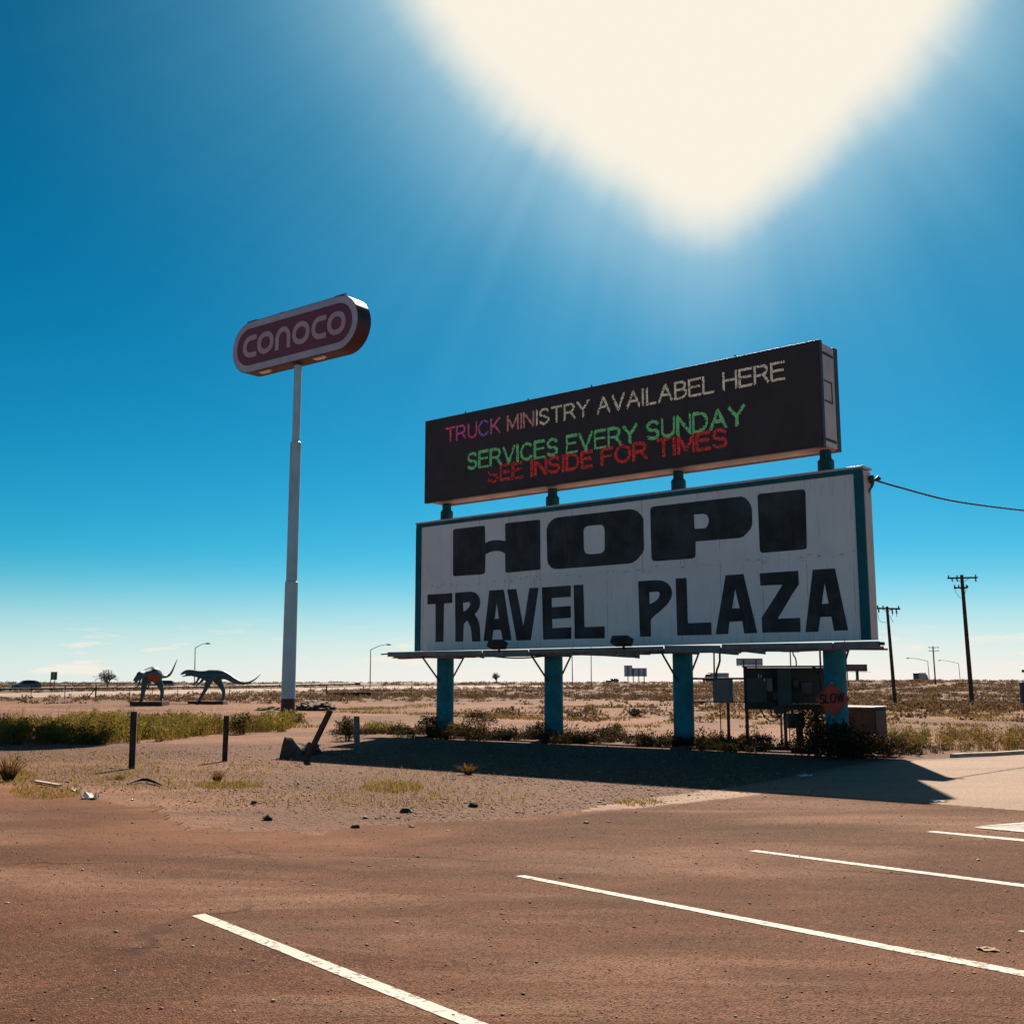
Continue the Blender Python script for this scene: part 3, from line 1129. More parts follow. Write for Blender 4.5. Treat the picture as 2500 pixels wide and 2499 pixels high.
def strokes(ch):
    """stroke letters, cap height 1: (advance width, polylines)"""
    A = arc
    return {
        "T": (.66, [[(0, 1), (.66, 1)], [(.33, 1), (.33, 0)]]),
        "R": (.68, [[(0, 0), (0, 1), (.38, 1)] + A(.38, .735, .24, .265, 90, -90) + [(0, .47)], [(.34, .47), (.48, .36), (.68, 0)]]),
        "U": (.64, [[(0, 1), (0, .34)] + A(.32, .32, .32, .32, 180, 360) + [(.64, 1)]]),
        "C": (.70, [A(.38, .5, .38, .5, 42, 318, 16)]),
        "K": (.64, [[(0, 0), (0, 1)], [(.62, 1), (0, .36)], [(.22, .58), (.64, 0)]]),
        "M": (.74, [[(0, 0), (0, 1), (.37, .12), (.74, 1), (.74, 0)]]),
        "I": (.06, [[(.03, 0), (.03, 1)]]),
        "N": (.64, [[(0, 0), (0, 1), (.64, 0), (.64, 1)]]),
        "S": (.62, [A(.31, .745, .28, .255, 25, 270, 10) + A(.31, .245, .30, .245, 90, -155, 10)]),
        "Y": (.72, [[(0, 1), (.36, .45), (.72, 1)], [(.36, .45), (.36, 0)]]),
        "A": (.74, [[(0, 0), (.37, 1), (.74, 0)], [(.14, .36), (.60, .36)]]),
        "V": (.72, [[(0, 1), (.36, 0), (.72, 1)]]),
        "L": (.52, [[(0, 1), (0, 0), (.52, 0)]]),
        "B": (.62, [[(0, 0), (0, 1), (.34, 1)] + A(.34, .765, .22, .235, 90, -90) + [(0, .53)], [(.34, .53)] + A(.36, .265, .26, .265, 90, -90) + [(0, 0)]]),
        "E": (.60, [[(.60, 1), (0, 1), (0, 0), (.60, 0)], [(0, .53), (.54, .53)]]),
        "D": (.68, [[(0, 0), (0, 1), (.28, 1)] + A(.28, .5, .40, .5, 90, -90, 14) + [(0, 0)]]),
        "H": (.64, [[(0, 0), (0, 1)], [(.64, 0), (.64, 1)], [(0, .53), (.64, .53)]]),
        "F": (.56, [[(0, 0), (0, 1), (.56, 1)], [(0, .50), (.48, .50)]]),
        "O": (.80, [A(.40, .5, .40, .5, 0, 360, 24)]),
        "W": (1.0, [[(0, 1), (.25, 0), (.5, .95), (.75, 0), (1.0, 1)]]),
        " ": (.20, []),
    }[ch]


def layout(text, gap=.20):
    x, segs, owner = 0, [], []
    for i, ch in enumerate(text):
        w, pl = strokes(ch)
        for p in pl:
            for a, b in zip(p, p[1:]):
                segs.append((x + a[0], a[1], x + b[0], b[1]))
                owner.append(i)
        x += w + gap
    return x - gap, segs, owner


def led_line(text, pxl, pxr, cap, thick, colour, drop, name="display_text", keep=None):
    """one line of lit dots; pxl / pxr: photo points of its baseline ends"""
    uL, vL = sg_uv(*pxl, DW)
    uR, vR = sg_uv(*pxr, DW)
    W, segs, owner = layout(text)
    sx = (uL - uR) / W
    pitch = 0.034
    v0 = (vL + vR) / 2
    ulen = uL - uR
    gx = np.arange(-.06, ulen + .06, pitch)
    gy = np.arange(-.06, cap + .06, pitch)
    X, Y = np.meshgrid(gx, gy)
    d = np.full(X.shape, 9.0)
    own = np.zeros(X.shape, int)
    for (ax, ay, bx, by), ow in zip(segs, owner):
        ax, bx, ay, by = ax * sx, bx * sx, ay * cap, by * cap
        ex, ey = bx - ax, by - ay
        t = np.clip(((X - ax) * ex + (Y - ay) * ey) / (ex * ex + ey * ey + 1e-12), 0, 1)
        dd = np.hypot(X - ax - t * ex, Y - ay - t * ey)
        own = np.where(dd < d, ow, own)
        d = np.minimum(d, dd)
    on = (d < thick / 2) & (rng.random(X.shape) > drop)
    if keep is not None:
        on &= keep(own, X / ulen, Y / cap, rng.random(X.shape))
    xs, ys, ow = X[on], Y[on], own[on]
    n = len(xs)
    s = pitch * 0.43
    base = np.array(SB + SN * (DW + .019))
    sa = np.array(SA)
    P = base + np.outer(uL - xs, sa) + np.outer(v0 + ys, (0, 0, 1.0))
    V = np.stack([P - sa * s + (0, 0, s), P - sa * s - np.array((0, 0, s)), P + sa * s - np.array((0, 0, s)), P + sa * s + (0, 0, s)], 1).reshape(-1, 3)
    F = (np.arange(n) * 4)[:, None] + np.array([[0, 1, 2, 3]])
    tint = np.array([colour(o_, x_ / ulen, random.random()) for o_, x_ in zip(ow, xs)])
    np_mesh(name, V, F, led_dots, np.repeat(tint, 4, 0), parent=bb)
    print("LED", text, round(vL, 3), round(vR, 3), n)


def col_top(o_, x, r):
    if o_ < 5:
        base = [(.42, .05, .12), (.30, .05, .16), (.36, .05, .10), (.16, .06, .28), (.30, .07, .14)][o_]
    elif o_ < 9:
        base = (.26, .13, .13) if r > .3 else (.40, .10, .10)
    else:
        base = (.37, .33, .27)
    k = .6 + .8 * r
    return tuple(v * k for v in base)


led_line("TRUCK MINISTRY AVAILABEL HERE", (1090, 1077.5), (1915, 925), .44, .068, col_top, .05)
led_line("SERVICES EVERY SUNDAY", (1143, 1144), (1818, 1035), .48, .084, lambda o_, x, r: tuple(v * (.65 + .6 * r) for v in (.085, .30, .125)), .04)
led_line("SEE INSIDE FOR TIMES", (1193, 1175.5), (1774, 1090), .45, .092, lambda o_, x, r: tuple(v * (.55 + .75 * r) for v in (.34, .026, .024)), .12,
         keep=lambda ow, x, y, r: ~((ow == 0) & ((y > .72) | (r > .6))) & ~((ow < 3) & (r > .74)))

# catwalk: rail boards front and back, loose planks hanging, brackets off the columns
c = MB()
pieces = [(15.75, 11.7, 2.50, .075), (11.65, 9.9, 2.46, .10), (9.85, 5.3, 2.50, .06), (5.25, 3.6, 2.47, .09), (3.55, .6, 2.49, .07), (.55, -.55, 2.47, .085)]
for a, b, z, hh in pieces:
    dz = random.uniform(-.02, .02)
    c.box(sg((a + b) / 2, z, .82), SA * ((a - b) / 2) + Vector((0, 0, dz)), SN * 0.02, (0, 0, hh))
c.build("catwalk_rail", rail_m, bb, .006)
c = MB()
k = 0
for a, b in ((15.6, 12.6), (12.55, 9.9), (9.85, 7.3), (7.25, 4.6), (4.55, 2.0), (1.95, -.45)):
    for j in range(3):
        w = .17 + .24 * j
        sag = random.uniform(-.03, .01)
        c.box(sg((a + b) / 2, 2.435 + sag - .012 * j, w), SA * ((a - b) / 2 - .01) + Vector((0, 0, random.uniform(-.03, .03))), SN * 0.11, (0, 0, .022))
# loose ends hanging below
for px0, px1, dz0, dz1 in ((1440, 1540, .03, -.06), (1745, 1800, .02, -.04)):
    u0, u1 = sg_uv(px0, 1600, .6)[0], sg_uv(px1, 1600, .6)[0]
    c.box(sg((u0 + u1) / 2, 2.36 + (dz0 + dz1) / 2, .62), SA * ((u0 - u1) / 2) + Vector((0, 0, (dz0 - dz1) / 2)), SN * .10, (0, 0, .022))
c.build("catwalk_planks", plank_m, bb)
c = MB()
c.box(sg(7.8, 2.50, -1.15), SA * 7.57, SN * .02, (0, 0, .07))
c.box(sg(7.8, 2.44, -.86), SA * 7.55, SN * .27, (0, 0, .022))
c.build("rear_catwalk", plank_m, bb)
MB().tube([sg(15.75, 2.53, .82), sg(16.05, 2.52, .82)], .025, 6).build("rail_stub", dark_steel, bb)
MB().tube([sg(-.55, 2.50, .82), sg(-.66, 2.49, .82)], .045, 6).build("rail_stub", dark_steel, bb)
for u in COLU:
    for s in ((1, -1) if u > 2 else (-1,)):
        w1 = .8 if s > 0 else -1.1
        c = MB()
        c.tube([sg(u, 2.40, w1), sg(u, 1.65, -.25 + .26 * s)], .028, 6)
        c.box(sg(u, 2.40, (w1 - .25) / 2), SA * .03, SN * abs(w1 + .25) / 2, (0, 0, .025))
        c.build("catwalk_bracket", dark_steel, bb)
# ragged plank edge hanging under the front rail, its lower line read off the photograph
VAL = [[(962, 1597), (1065, 1600)], [(1066, 1599), (1154, 1600), (1180, 1607)], [(1182, 1599), (1330, 1598)], [(1332, 1597), (1374, 1598), (1505, 1602)], [(1507, 1600), (1560, 1607)],
       [(1562, 1598), (1585, 1598.5)], [(1587, 1592), (1640, 1591)], [(1641, 1592), (1690, 1592), (1808, 1594.5)], [(1811, 1590.5), (1867, 1597)], [(1869, 1589.5), (1949, 1592)], [(1951, 1588), (2010, 1587)], [(2012, 1586), (2060, 1583.5), (2130, 1580.5)]]
c = MB()
for k, ln in enumerate(VAL):
    bot = [sg_uv(x, y, .79) for x, y in ln]
    zt = 2.475
    q = [sg(u, min(z, 2.42), .79) for u, z in bot] + [sg(bot[-1][0], zt, .79), sg(bot[0][0], zt, .79)]
    c.prism(q, SN * -(.03 + .012 * (k % 3)))
c.build("hanging_planks", plank_m, bb)
c = MB()
pts = [sg_uv(1196 + (1330 - 1196) * i / 8, 1601 + 5 * math.sin(math.pi * i / 8), .75) for i in range(9)]
c.tube([sg(u, z, .75) for u, z in pts], .022, 6)
c.build("loose_conduit", dark_steel, bb)
for px in (1219, 1523):
    u, z = sg_uv(px, 1580, .86)
    f = MB()
    f.box(sg(u, 2.72, .95), SA * .26, SN * .15 + Vector((0, 0, .05)), Vector((0, 0, .10)) - SN * .05)
    f.prism([sg(u - .26, 2.66, 1.08), sg(u + .26, 2.66, 1.08), sg(u + .18, 2.78, 1.16), sg(u - .18, 2.78, 1.16)], SN * -.04)
    f.tube([sg(u, 2.70, .93), sg(u, 2.50, .84)], .035, 8)
    f.build("floodlight", dark_steel, bb, .01)
# clevis and insulator where the power line lands
ip = at(2128, 1170, 27.0)
c = MB()
c.tube([sg(-.02, ip.z + .02, -.28), ip], .02, 6)
c.tube([ip + Vector((0, 0, -.10)), ip + Vector((0, 0, -.04)), ip + Vector((0, 0, .0)), ip + Vector((0, 0, .05)), ip + Vector((0, 0, .10))], [.05, .075, .05, .075, .045], 10)
c.tube([ip + Vector((.1, 0, -.02)), ip + Vector((.16, 0, .04)), ip + Vector((.22, 0, .0))], [.04, .06, .03], 8)
c.tube([ip + Vector((0, 0, -.08)), ip + Vector((-.03, 0, -.22)), ip + Vector((-.08, .05, -.33))], .022, 6)
c.tube([ip + Vector((.05, 0, -.08)), ip + Vector((.0, 0, -.20)), ip + Vector((-.07, .1, -.30))], .018, 6)
c.build("wire_clevis", dark_steel, bb)

# the overhead line itself: twisted cable off to the right
cab = []
for px, py, Y in ((2133, 1171, 27.0), (2200, 1190.5, 28.2), (2329, 1223, 30.6), (2500, 1246, 34), (2640, 1258, 37), (2900, 1262, 44)):
    cab.append(at(px, py, Y))
path = []
for i in range(len(cab) - 1):
    p0, p1, p2, p3 = cab[max(0, i - 1)], cab[i], cab[i + 1], cab[min(len(cab) - 1, i + 2)]
    for k in range(28):
        t = k / 28
        path.append(0.5 * ((2 * p1) + (p2 - p0) * t + (2 * p0 - 5 * p1 + 4 * p2 - p3) * t * t + (3 * p1 - p0 - 3 * p2 + p3) * t ** 3))
c = MB()
for ph in (0, 2.1, 4.2):
    q = []
    for i, p in enumerate(path):
        a = i * 1.1 + ph
        q.append(p + Vector((0, math.cos(a) * .016, math.sin(a) * .016)))
    c.tube(q, .0125, 5)
single(c, "power_cable", dark_steel, "twisted overhead power cable sagging from the white painted sign to the right", "cable", cab[0])

# ================================================================== tall pole sign of the filling station
PB = gz(702, 1752)
PY = PB.y


def pole_pt(px, py):
    return at(px, py, PY)


GA = Vector((-1.32, 1, 0)).normalized()
GN = Vector((-GA.y, GA.x, 0))
GZ, GHL, GHH, GT = 18.25, 4.47, 1.33, .42
gp = thing("gas_station_pole_sign", "very tall white pole topped by a maroon capsule sign with rounded white lettering", "pole sign", PB)
zs = [-.5, pole_pt(695, 1705).z, pole_pt(700, 1421).z, pole_pt(718, 1080.6).z]
axis = Vector((PB.x, PB.y, 0))


def ax(z):
    return axis + Vector((0, 0, z))


MB().tube([ax(-.5), ax(zs[1])], .33, 32).build("painted_base", maroon, gp)
MB().tube([ax(zs[1]), ax(zs[2])], [.325, .305], 32).tube([ax(zs[2]), ax(zs[2] + .05)], [.305, .26], 32, False).build("lower_pole", pole_white, gp)
MB().tube([ax(zs[2] + .01), ax(zs[3])], .262, 32).tube([ax(zs[3]), ax(zs[3] + .05)], [.262, .19], 32, False).build("middle_pole", pole_white, gp)
MB().tube([ax(zs[3] + .01), ax(GZ - GHH + .1)], .186, 28).build("upper_pole", pole_white, gp)


def gs(u, z, w):
    return axis + GA * u + GN * w + Vector((0, 0, z))


def capsule(inset, n=20):
    r = GHH - inset
    L = GHL - GHH
    p = []
    for i in range(n + 1):
        a = -math.pi / 2 + math.pi * i / n
        p.append((L + r * math.cos(a), GZ + r * math.sin(a)))
    for i in range(n + 1):
        a = math.pi / 2 + math.pi * i / n
        p.append((-L + r * math.cos(a), GZ + r * math.sin(a)))
    return p


c = MB()
cp = capsule(0)
n = len(cp)
c.add([gs(u, z, GT) for u, z in cp] + [gs(u, z, -GT) for u, z in cp], [(i, (i + 1) % n, (i + 1) % n + n, i + n) for i in range(n)], True)
c.add([gs(u, z, GT) for u, z in cp], [tuple(range(n))])
c.add([gs(u, z, -GT) for u, z in cp], [tuple(range(n))[::-1]])
c.build("sign_cabinet", maroon, gp)
flat_shapes([capsule(.035)], .02, lambda u, v, w: gs(u, v, GT + w), "sign_border", sign_border, gp)
flat_shapes([capsule(.375)], .02, lambda u, v, w: gs(u, v, GT + .02 + w), "sign_face", sign_red, gp)
flat_shapes([capsule(.035)], .02, lambda u, v, w: gs(u, v, -GT - w), "sign_border", sign_border, gp)
for u0, u1 in ((-3.6, -2.9), (2.7, 3.4)):
    c = MB()
    c.box(gs((u0 + u1) / 2, GZ + GHH + .01, GT - .04), GA * .35, GN * .06, (0, 0, .015))
    c.build("top_clip", dark_steel, gp)
MB().box(gs(.9, GZ + GHH + .02, GT - .1), GA * .12, GN * .04, (0, 0, .03)).build("top_clip", dark_steel, gp)
c = MB()
c.tube([ax(GZ - GHH + .02), ax(GZ - GHH - .08)], [.36, .20], 20)
c.build("mount_collar", maroon, gp)
cover_m = M("pale cover plate", (.75, .70, .66), .4, var=.1)
for u in (2.35, -1.55):
    MB().box(gs(u, GZ - GHH - .02, .08), GA * .28, GN * .14, (0, 0, .02)).build("drain_cover", cover_m, gp)
    MB().box(gs(u - .42, GZ - GHH - .02, .14), GA * .08, GN * .10, (0, 0, .018)).build("drain_cover", cover_m, gp)


def gsp(x, y):
    px, py = 540 + x * .20704, 690 + y * .20704
    q = onplane(px, py, axis + GN * (GT + .04), GN)
    return ((q - axis).dot(GA), q.z)


def ring_letter(kind, xl, xr, yc):
    """rounded letter between photo-crop columns xl..xr, its middle at crop row yc"""
    uL = gsp(xl, yc)[0]
    uR = gsp(xr, yc)[0]
    zc = GZ
    hh, st = .565, .252
    cu, rw = (uL + uR) / 2, (uL - uR) / 2
    P = lambda s, t: (cu - s * rw, zc + t * hh)     # s to the right, t up, both -1..1
    kx = st / rw
    ky = st / hh
    e = lambda a, rx, ry: (math.copysign(abs(math.cos(a)) ** .92, math.cos(a)) * rx, math.copysign(abs(math.sin(a)) ** .92, math.sin(a)) * ry)
    if kind == "o":
        out = [P(*e(2 * math.pi * i / 40, 1, 1)) for i in range(40)]
        inn = [P(*e(2 * math.pi * i / 40, 1 - kx, 1 - ky)) for i in range(40)]
        return [out, inn]
    if kind == "c":
        m = .12
        o_ = [(1, 1)] + [(m + (1 + m) * math.cos(math.pi / 2 + math.pi * i / 20), math.sin(math.pi / 2 + math.pi * i / 20)) for i in range(21)] + [(1, -1), (1, -1 + ky)]
        i_ = [(m + (1 + m - kx) * math.cos(1.5 * math.pi - math.pi * i / 20), (1 - ky) * math.sin(1.5 * math.pi - math.pi * i / 20)) for i in range(21)] + [(1, 1 - ky)]
        return [[P(*q) for q in o_ + i_]]
    if kind == "n":
        m = -.05
        o_ = [(-1, -1)] + [(math.cos(math.pi - math.pi * i / 20), m + (1 - m) * math.sin(math.pi - math.pi * i / 20)) for i in range(21)] + [(1, -1), (1 - kx, -1)]
        i_ = [((1 - kx) * math.cos(math.pi * i / 20), m + (1 - m - ky) * math.sin(math.pi * i / 20)) for i in range(21)] + [(-1 + kx, -1)]
        return [[P(*q) for q in o_ + i_]]


loops = []
for kd, xl, xr, yc in (("c", 262, 417, 760), ("o", 430, 618, 715), ("n", 642, 818, 665), ("o", 842, 1043, 600), ("c", 1068, 1240, 530), ("o", 1255, 1468, 480)):
    loops += ring_letter(kd, xl, xr, yc)
flat_shapes(loops, .02, lambda u, v, w: gs(u, v, GT + .04 + w), "sign_lettering", sign_cream, gp)
# ================================================================== electrical gear under the sign
RD = Vector((0.97, -0.24, 0)).normalized()       # along the rack, to the right
RN = Vector((RD.y, -RD.x, 0))                    # out of its front, towards the lot
R0 = ground(1815, 30.0)


def rk(px, py, w=0.0):
    """photo point on the rack's front plane, w in front of it"""
    return onplane(px, py, R0 + RN * w, RN)


def rbox(m, x0, y0, x1, y1, w0, w1):
    """box on the rack between photo points, from w0 to w1 in front of its plane"""
    a, b = rk(x0, y1), rk(x1, y0)
    L = (b - a).dot(RD)
    c = a + RD * L / 2 + RN * (w0 + w1) / 2
    c.z = (a.z + b.z) / 2
    m.box(c, RD * L / 2, RN * (w1 - w0) / 2, (0, 0, (b.z - a.z) / 2))
    return m


er = thing("electrical_rack", "dark service board carrying grey electrical boxes beneath the white painted sign", "electrical rack", R0)
rbox(MB(), 1818, 1629, 2030, 1731, -.03, 0).build("backboard", board_m, er)
m = rbox(MB(), 1812, 1624, 2032, 1629, -.10, .14)
m.build("hood", dark_steel, er)
for px in (1822, 1990):
    m = MB()
    p = rk(px, 1700, -.08)
    m.box((p.x, p.y, .95), RD * .045, RN * .04, (0, 0, 1.10))
    m.build("post", rust, er)
m = MB()
p = rk(1915, 1700, .06)
m.tube([(p.x, p.y, -.1), (p.x, p.y, .95)], .045, 10)
m.build("post", rust, er)
for px, r in ((1905, .028), (1924.5, .014)):
    m = MB()
    p = rk(px, 1700, .10)
    m.tube([(p.x, p.y, -.1), (p.x, p.y, .97)], r, 8)
    m.build("conduit", steel, er)
for x0, y0, x1, y1, d, mt in ((1825, 1654, 1871, 1714, .16, box_grey), (1872, 1655, 1885.5, 1687, .12, box_light), (1900, 1632, 1930, 1723, .20, box_grey),
                              (1887, 1690, 1899, 1708, .10, box_grey), (1936, 1660, 1949, 1678, .09, box_grey), (1957, 1666, 1982, 1692, .12, box_grey),
                              (1890, 1722, 1916, 1741, .13, box_grey)):
    b = rbox(MB(), x0, y0, x1, y1, .002, d).build("enclosure", mt, er, .008)
    m = MB()
    rbox(m, x0 + (x1 - x0) * .12, y0 + 2, x1 - (x1 - x0) * .12, y1 - 2, d, d + .008)
    m.build("enclosure_door", mt, b)
for q_ in ((1851, 1645, 1853.5, 1656, .0, .03), (1857, 1646, 1859.5, 1655, .0, .03), (1865, 1656, 1868, 1662, .165, .18)):
    rbox(MB(), *q_).build("conduit_fitting", pale_metal, er)
m = rbox(MB(), 1932, 1716, 2018, 1719, .0, .05)
m.build("cross_channel", steel, er)
for pts in ([(1856, 1731), (1868, 1751), (1882, 1760), (1892, 1759), (1902, 1752), (1909, 1742)],
            [(1881, 1731), (1884, 1745), (1892, 1752), (1899, 1750), (1903, 1744)],
            [(1897, 1741), (1900, 1748), (1906, 1748), (1911, 1738)], [(1925, 1731), (1918, 1738), (1914, 1748)]):
    q = []
    for i in range(len(pts) - 1):
        for k in range(5):
            t = k / 5
            q.append(rk(pts[i][0] * (1 - t) + pts[i + 1][0] * t, pts[i][1] * (1 - t) + pts[i + 1][1] * t, .12))
    MB().tube(q, .018, 7).build("cable_loop", rubber, er)
for y0, r in ((1656, .028), (1712, .022)):
    m = MB()
    a, b = rk(1688, y0, -.15), rk(1822, y0 - .3, -.15)
    m.tube([a, b], r, 8)
    m.build("rail", rust, er)
# supply pipes running up into the sign
for pts, r in (([(1929, 1590), (1930.5, 1626)], .016), ([(1935, 1590), (1937, 1598), (1942, 1606), (1944, 1615), (1944, 1626)], .018), ([(2001.5, 1585), (2004, 1640), (2008.5, 1684)], .026)):
    MB().tube([rk(a, b, .05) for a, b in pts], r, 8).build("riser", dark_steel, er)

lb = ground(1929, 29.3)
jb = thing("junction_box", "small square grey box on a stub post below the service board", "junction box", lb)
a, b = at(1922, 1777, lb.y), at(1961, 1741, lb.y)
m = MB().abox((a.x, lb.y - .11, a.z), (b.x, lb.y + .11, b.z))
m.build("enclosure", box_grey, jb, .01)
m = MB().abox((at(1945, 1777, lb.y).x, lb.y - .07, -.05), (at(1959, 1777, lb.y).x, lb.y + .07, a.z))
m.build("post", board_m, jb)
MB().abox((at(1932, 1741, lb.y).x, lb.y - .03, b.z), (at(1937, 1741, lb.y).x, lb.y + .03, 1.02)).build("conduit", dark_steel, jb)

mc0 = ground(1776, 30.4)
mc = thing("meter_cabinet", "grey metal cabinet on a thin steel post beside the third teal column", "cabinet", mc0)
a, b = at(1742.5, 1715, mc0.y), at(1788, 1655, mc0.y)
MB().box((a + b) / 2, RD * ((b.x - a.x) / 2), RN * .14, (0, 0, (b.z - a.z) / 2)).build("enclosure", box_light, mc, .012)
MB().box((a + b) / 2 + RN * .145, RD * ((b.x - a.x) / 2 - .03), RN * .006, (0, 0, (b.z - a.z) / 2 - .03)).build("enclosure_door", box_light, mc, .004)
MB().tube([(mc0.x, mc0.y, -.1), (mc0.x, mc0.y, a.z)], .042, 10).build("post", rust, mc)
p = at(1757.6, 1700, mc0.y)
MB().tube([(p.x, p.y, -.1), (p.x, p.y, a.z)], .014, 8).build("conduit", rust, mc)
MB().tube([at(1743, 1589, mc0.y + .1), at(1744, 1656, mc0.y + .05)], .022, 8).build("riser", dark_steel, mc)
MB().tube([at(x, y, mc0.y) for x, y in ((1757, 1588), (1757.5, 1612), (1755, 1622), (1750.5, 1634), (1749, 1642), (1749, 1656))], .028, 8).build("hose", rubber, mc)

# SLOW diamond strapped to the right-hand column
SP = sg(COLU[3], 0, .10)
sl0 = at(2032, 1708, SP.y - .04)
sn = Vector((-.22, -.97, .06)).normalized()
ss = Vector((0, 0, 1)).cross(sn).normalized()
su = sn.cross(ss).normalized()


def slp(px, py, w=0.0):
    return onplane(px, py, sl0 + sn * w, sn)


st = thing("slow_sign", "tilted orange diamond warning sign fixed to the right-hand teal column", "warning sign", sl0)
dm = [slp(*p) for p in ((1989, 1706), (2029.5, 1666), (2075, 1706), (2036.5, 1751))]
cen = sum(dm, Vector()) / 4
rd = []
for i in range(4):
    for t in (.06, .94):
        rd.append(dm[i].lerp(dm[(i + 1) % 4], t))
MB().prism(rd, sn * -.012).build("sign_blank", orange, st)
m = MB()
for t0, t1 in ((.90, .925),):
    for i in range(4):
        A0, A1 = cen.lerp(dm[i], t1), cen.lerp(dm[(i + 1) % 4], t1)
        B0, B1 = cen.lerp(dm[i], t0), cen.lerp(dm[(i + 1) % 4], t0)
        m.add([p + sn * .003 for p in (A0, A1, B1, B0)], [(0, 1, 2, 3)])
m.build("sign_border", orange_blk, st)
m = MB()
W_, segs, _ = layout("SLOW", .24)
x0, x1 = 2003, 2059
bl, br = slp(2003, 1717, .005), slp(2060, 1711.5, .005)
xd = (br - bl) / W_
capd = su * .205 + ss * 0
hw = .020
for (ax_, ay_, bx_, by_) in segs:
    A_, B_ = bl + xd * ax_ + capd * ay_, bl + xd * bx_ + capd * by_
    d_ = (B_ - A_)
    if d_.length < 1e-6:
        continue
    d_.normalize()
    s_ = sn.cross(d_) * hw
    e_ = d_ * hw * .6
    m.add([A_ - s_ - e_, B_ - s_ + e_, B_ + s_ + e_, A_ + s_ - e_], [(0, 1, 2, 3)])
m.build("sign_lettering", orange_blk, st)
m = MB()
m.box(cen - sn * .03, ss * .03, sn * .016, su * .42)
p = sg(COLU[3], cen.z, -.25)
d_ = Vector((p.x - cen.x, p.y - cen.y, 0))
m.tube([cen - sn * .02, cen + d_ * .55], .025, 6)
m.build("strap_bracket", steel, st)

# rusty louvred cabinet at the end of the sign
c0 = gz(2139, 1813)
ca = Vector((-.80, .60, 0))
cb = Vector((.60, .80, 0))
cz = .95


def rb(u, v, z):
    return c0 + ca * u + cb * v + Vector((0, 0, z))


rc = thing("louvred_cabinet", "rust-stained metal cooling unit with slatted front behind the right-hand teal column", "cooling unit", c0)
m = MB()
m.box(rb(.55, .52, .50), ca * .53, cb * .50, (0, 0, .42))
m.build("body", M("dark rusted casing", (.045, .024, .019), .8, var=.4, scale=3.0), rc, .03)  # shade on the front is put into this darker casing colour
m = MB()
m.box(rb(.55, .52, .945), ca * .56, cb * .53, (0, 0, .022))
m.build("lid", pale_metal, rc, .015)
m = MB()
m.box(rb(.55, .52, .045), ca * .58, cb * .55, (0, 0, .045))
m.build("base_pad", concrete, rc)
m = MB()
for i in range(26):
    m.box(rb(.36 + .027 * i, .012, .5), ca * .008, cb * .012, (0, 0, .36))
m.build("louvre_panel", M("dark louvres", (.075, .038, .030), .7, .2, var=.3), rc)
m = MB()
m.box(rb(.012, .50, .52), ca * .008, cb * .40, (0, 0, .33))
m.build("side_panel", rust_panel, rc, .006)  # rusty side, its colour also made paler to show the light on it

# ================================================================== posts and lumps along the verge
VERGE = "posts along the edge of the lot"


def verge_post(name, top, base, r, mat, label, square=True, cat="post", hollow=False):
    b = gz(*base)
    t = at(top[0], top[1], b.y + .02)
    m = MB()
    if square:
        n = 6
        for i in range(n):
            pass
        d = (t - b)
        x = Vector((1, .25, 0)).normalized()
        y = Vector((-.25, 1, 0)).normalized()
        m.box(b + d * .5 - Vector((0, 0, .12)), x * r, y * r, d * .5 + Vector((0, 0, .12)))
    else:
        d = (t - b).normalized()
        m.tube([b - d * .25, t], r, 16, not hollow)
        if hollow:
            m.tube([t, t - d * .18], r * .86, 16, False)
            k = len(m.v)
            m.tube([t, t + d * .001], [r, r * .86], 16, False)
    o = single(m, name, mat, label, cat, b, VERGE, bevel=.008 if square else 0)
    return o


verge_post("fence_post", (327.5, 1736), (322, 1876), .058, wood_dark, "dark square timber post in the dirt, tallest of its row, before the green weeds")
verge_post("fence_post", (553, 1746), (548.5, 1858), .054, wood_dark, "dark square timber post left of the tall pole, second from the end of its row")
verge_post("leaning_pipe", (807, 1733), (746.5, 1857), .062, rust, "rusty hollow pipe leaning far over beside the tall pole", False, "pipe", True)
verge_post("fence_post", (870.5, 1748), (873, 1838), .062, wood_grey, "pale grey timber post at the shaded end of the big sign")


def lump(name, loc, size, mat, label, cat, seed, sub=2, flat=.35, group=None, kind=None, rough=.22):
    """irregular stone or heap standing on the ground"""
    import bmesh
    r2 = random.Random(seed)
    bm = bmesh.new()
    bmesh.ops.create_icosphere(bm, subdivisions=sub, radius=1)
    for v in bm.verts:
        k = 1 + r2.uniform(-rough, rough)
        v.co = Vector((v.co.x * k * size[0], v.co.y * k * size[1], max(v.co.z, -flat) * k * size[2]))
    me = bpy.data.meshes.new(name)
    bm.to_mesh(me)
    bm.free()
    me.materials.append(mat)
    o = bpy.data.objects.new(name, me)
    COL.objects.link(o)
    o.location = loc
    o.rotation_euler = (0, 0, r2.uniform(0, 6))
    return finish(o, label, cat, group, kind)


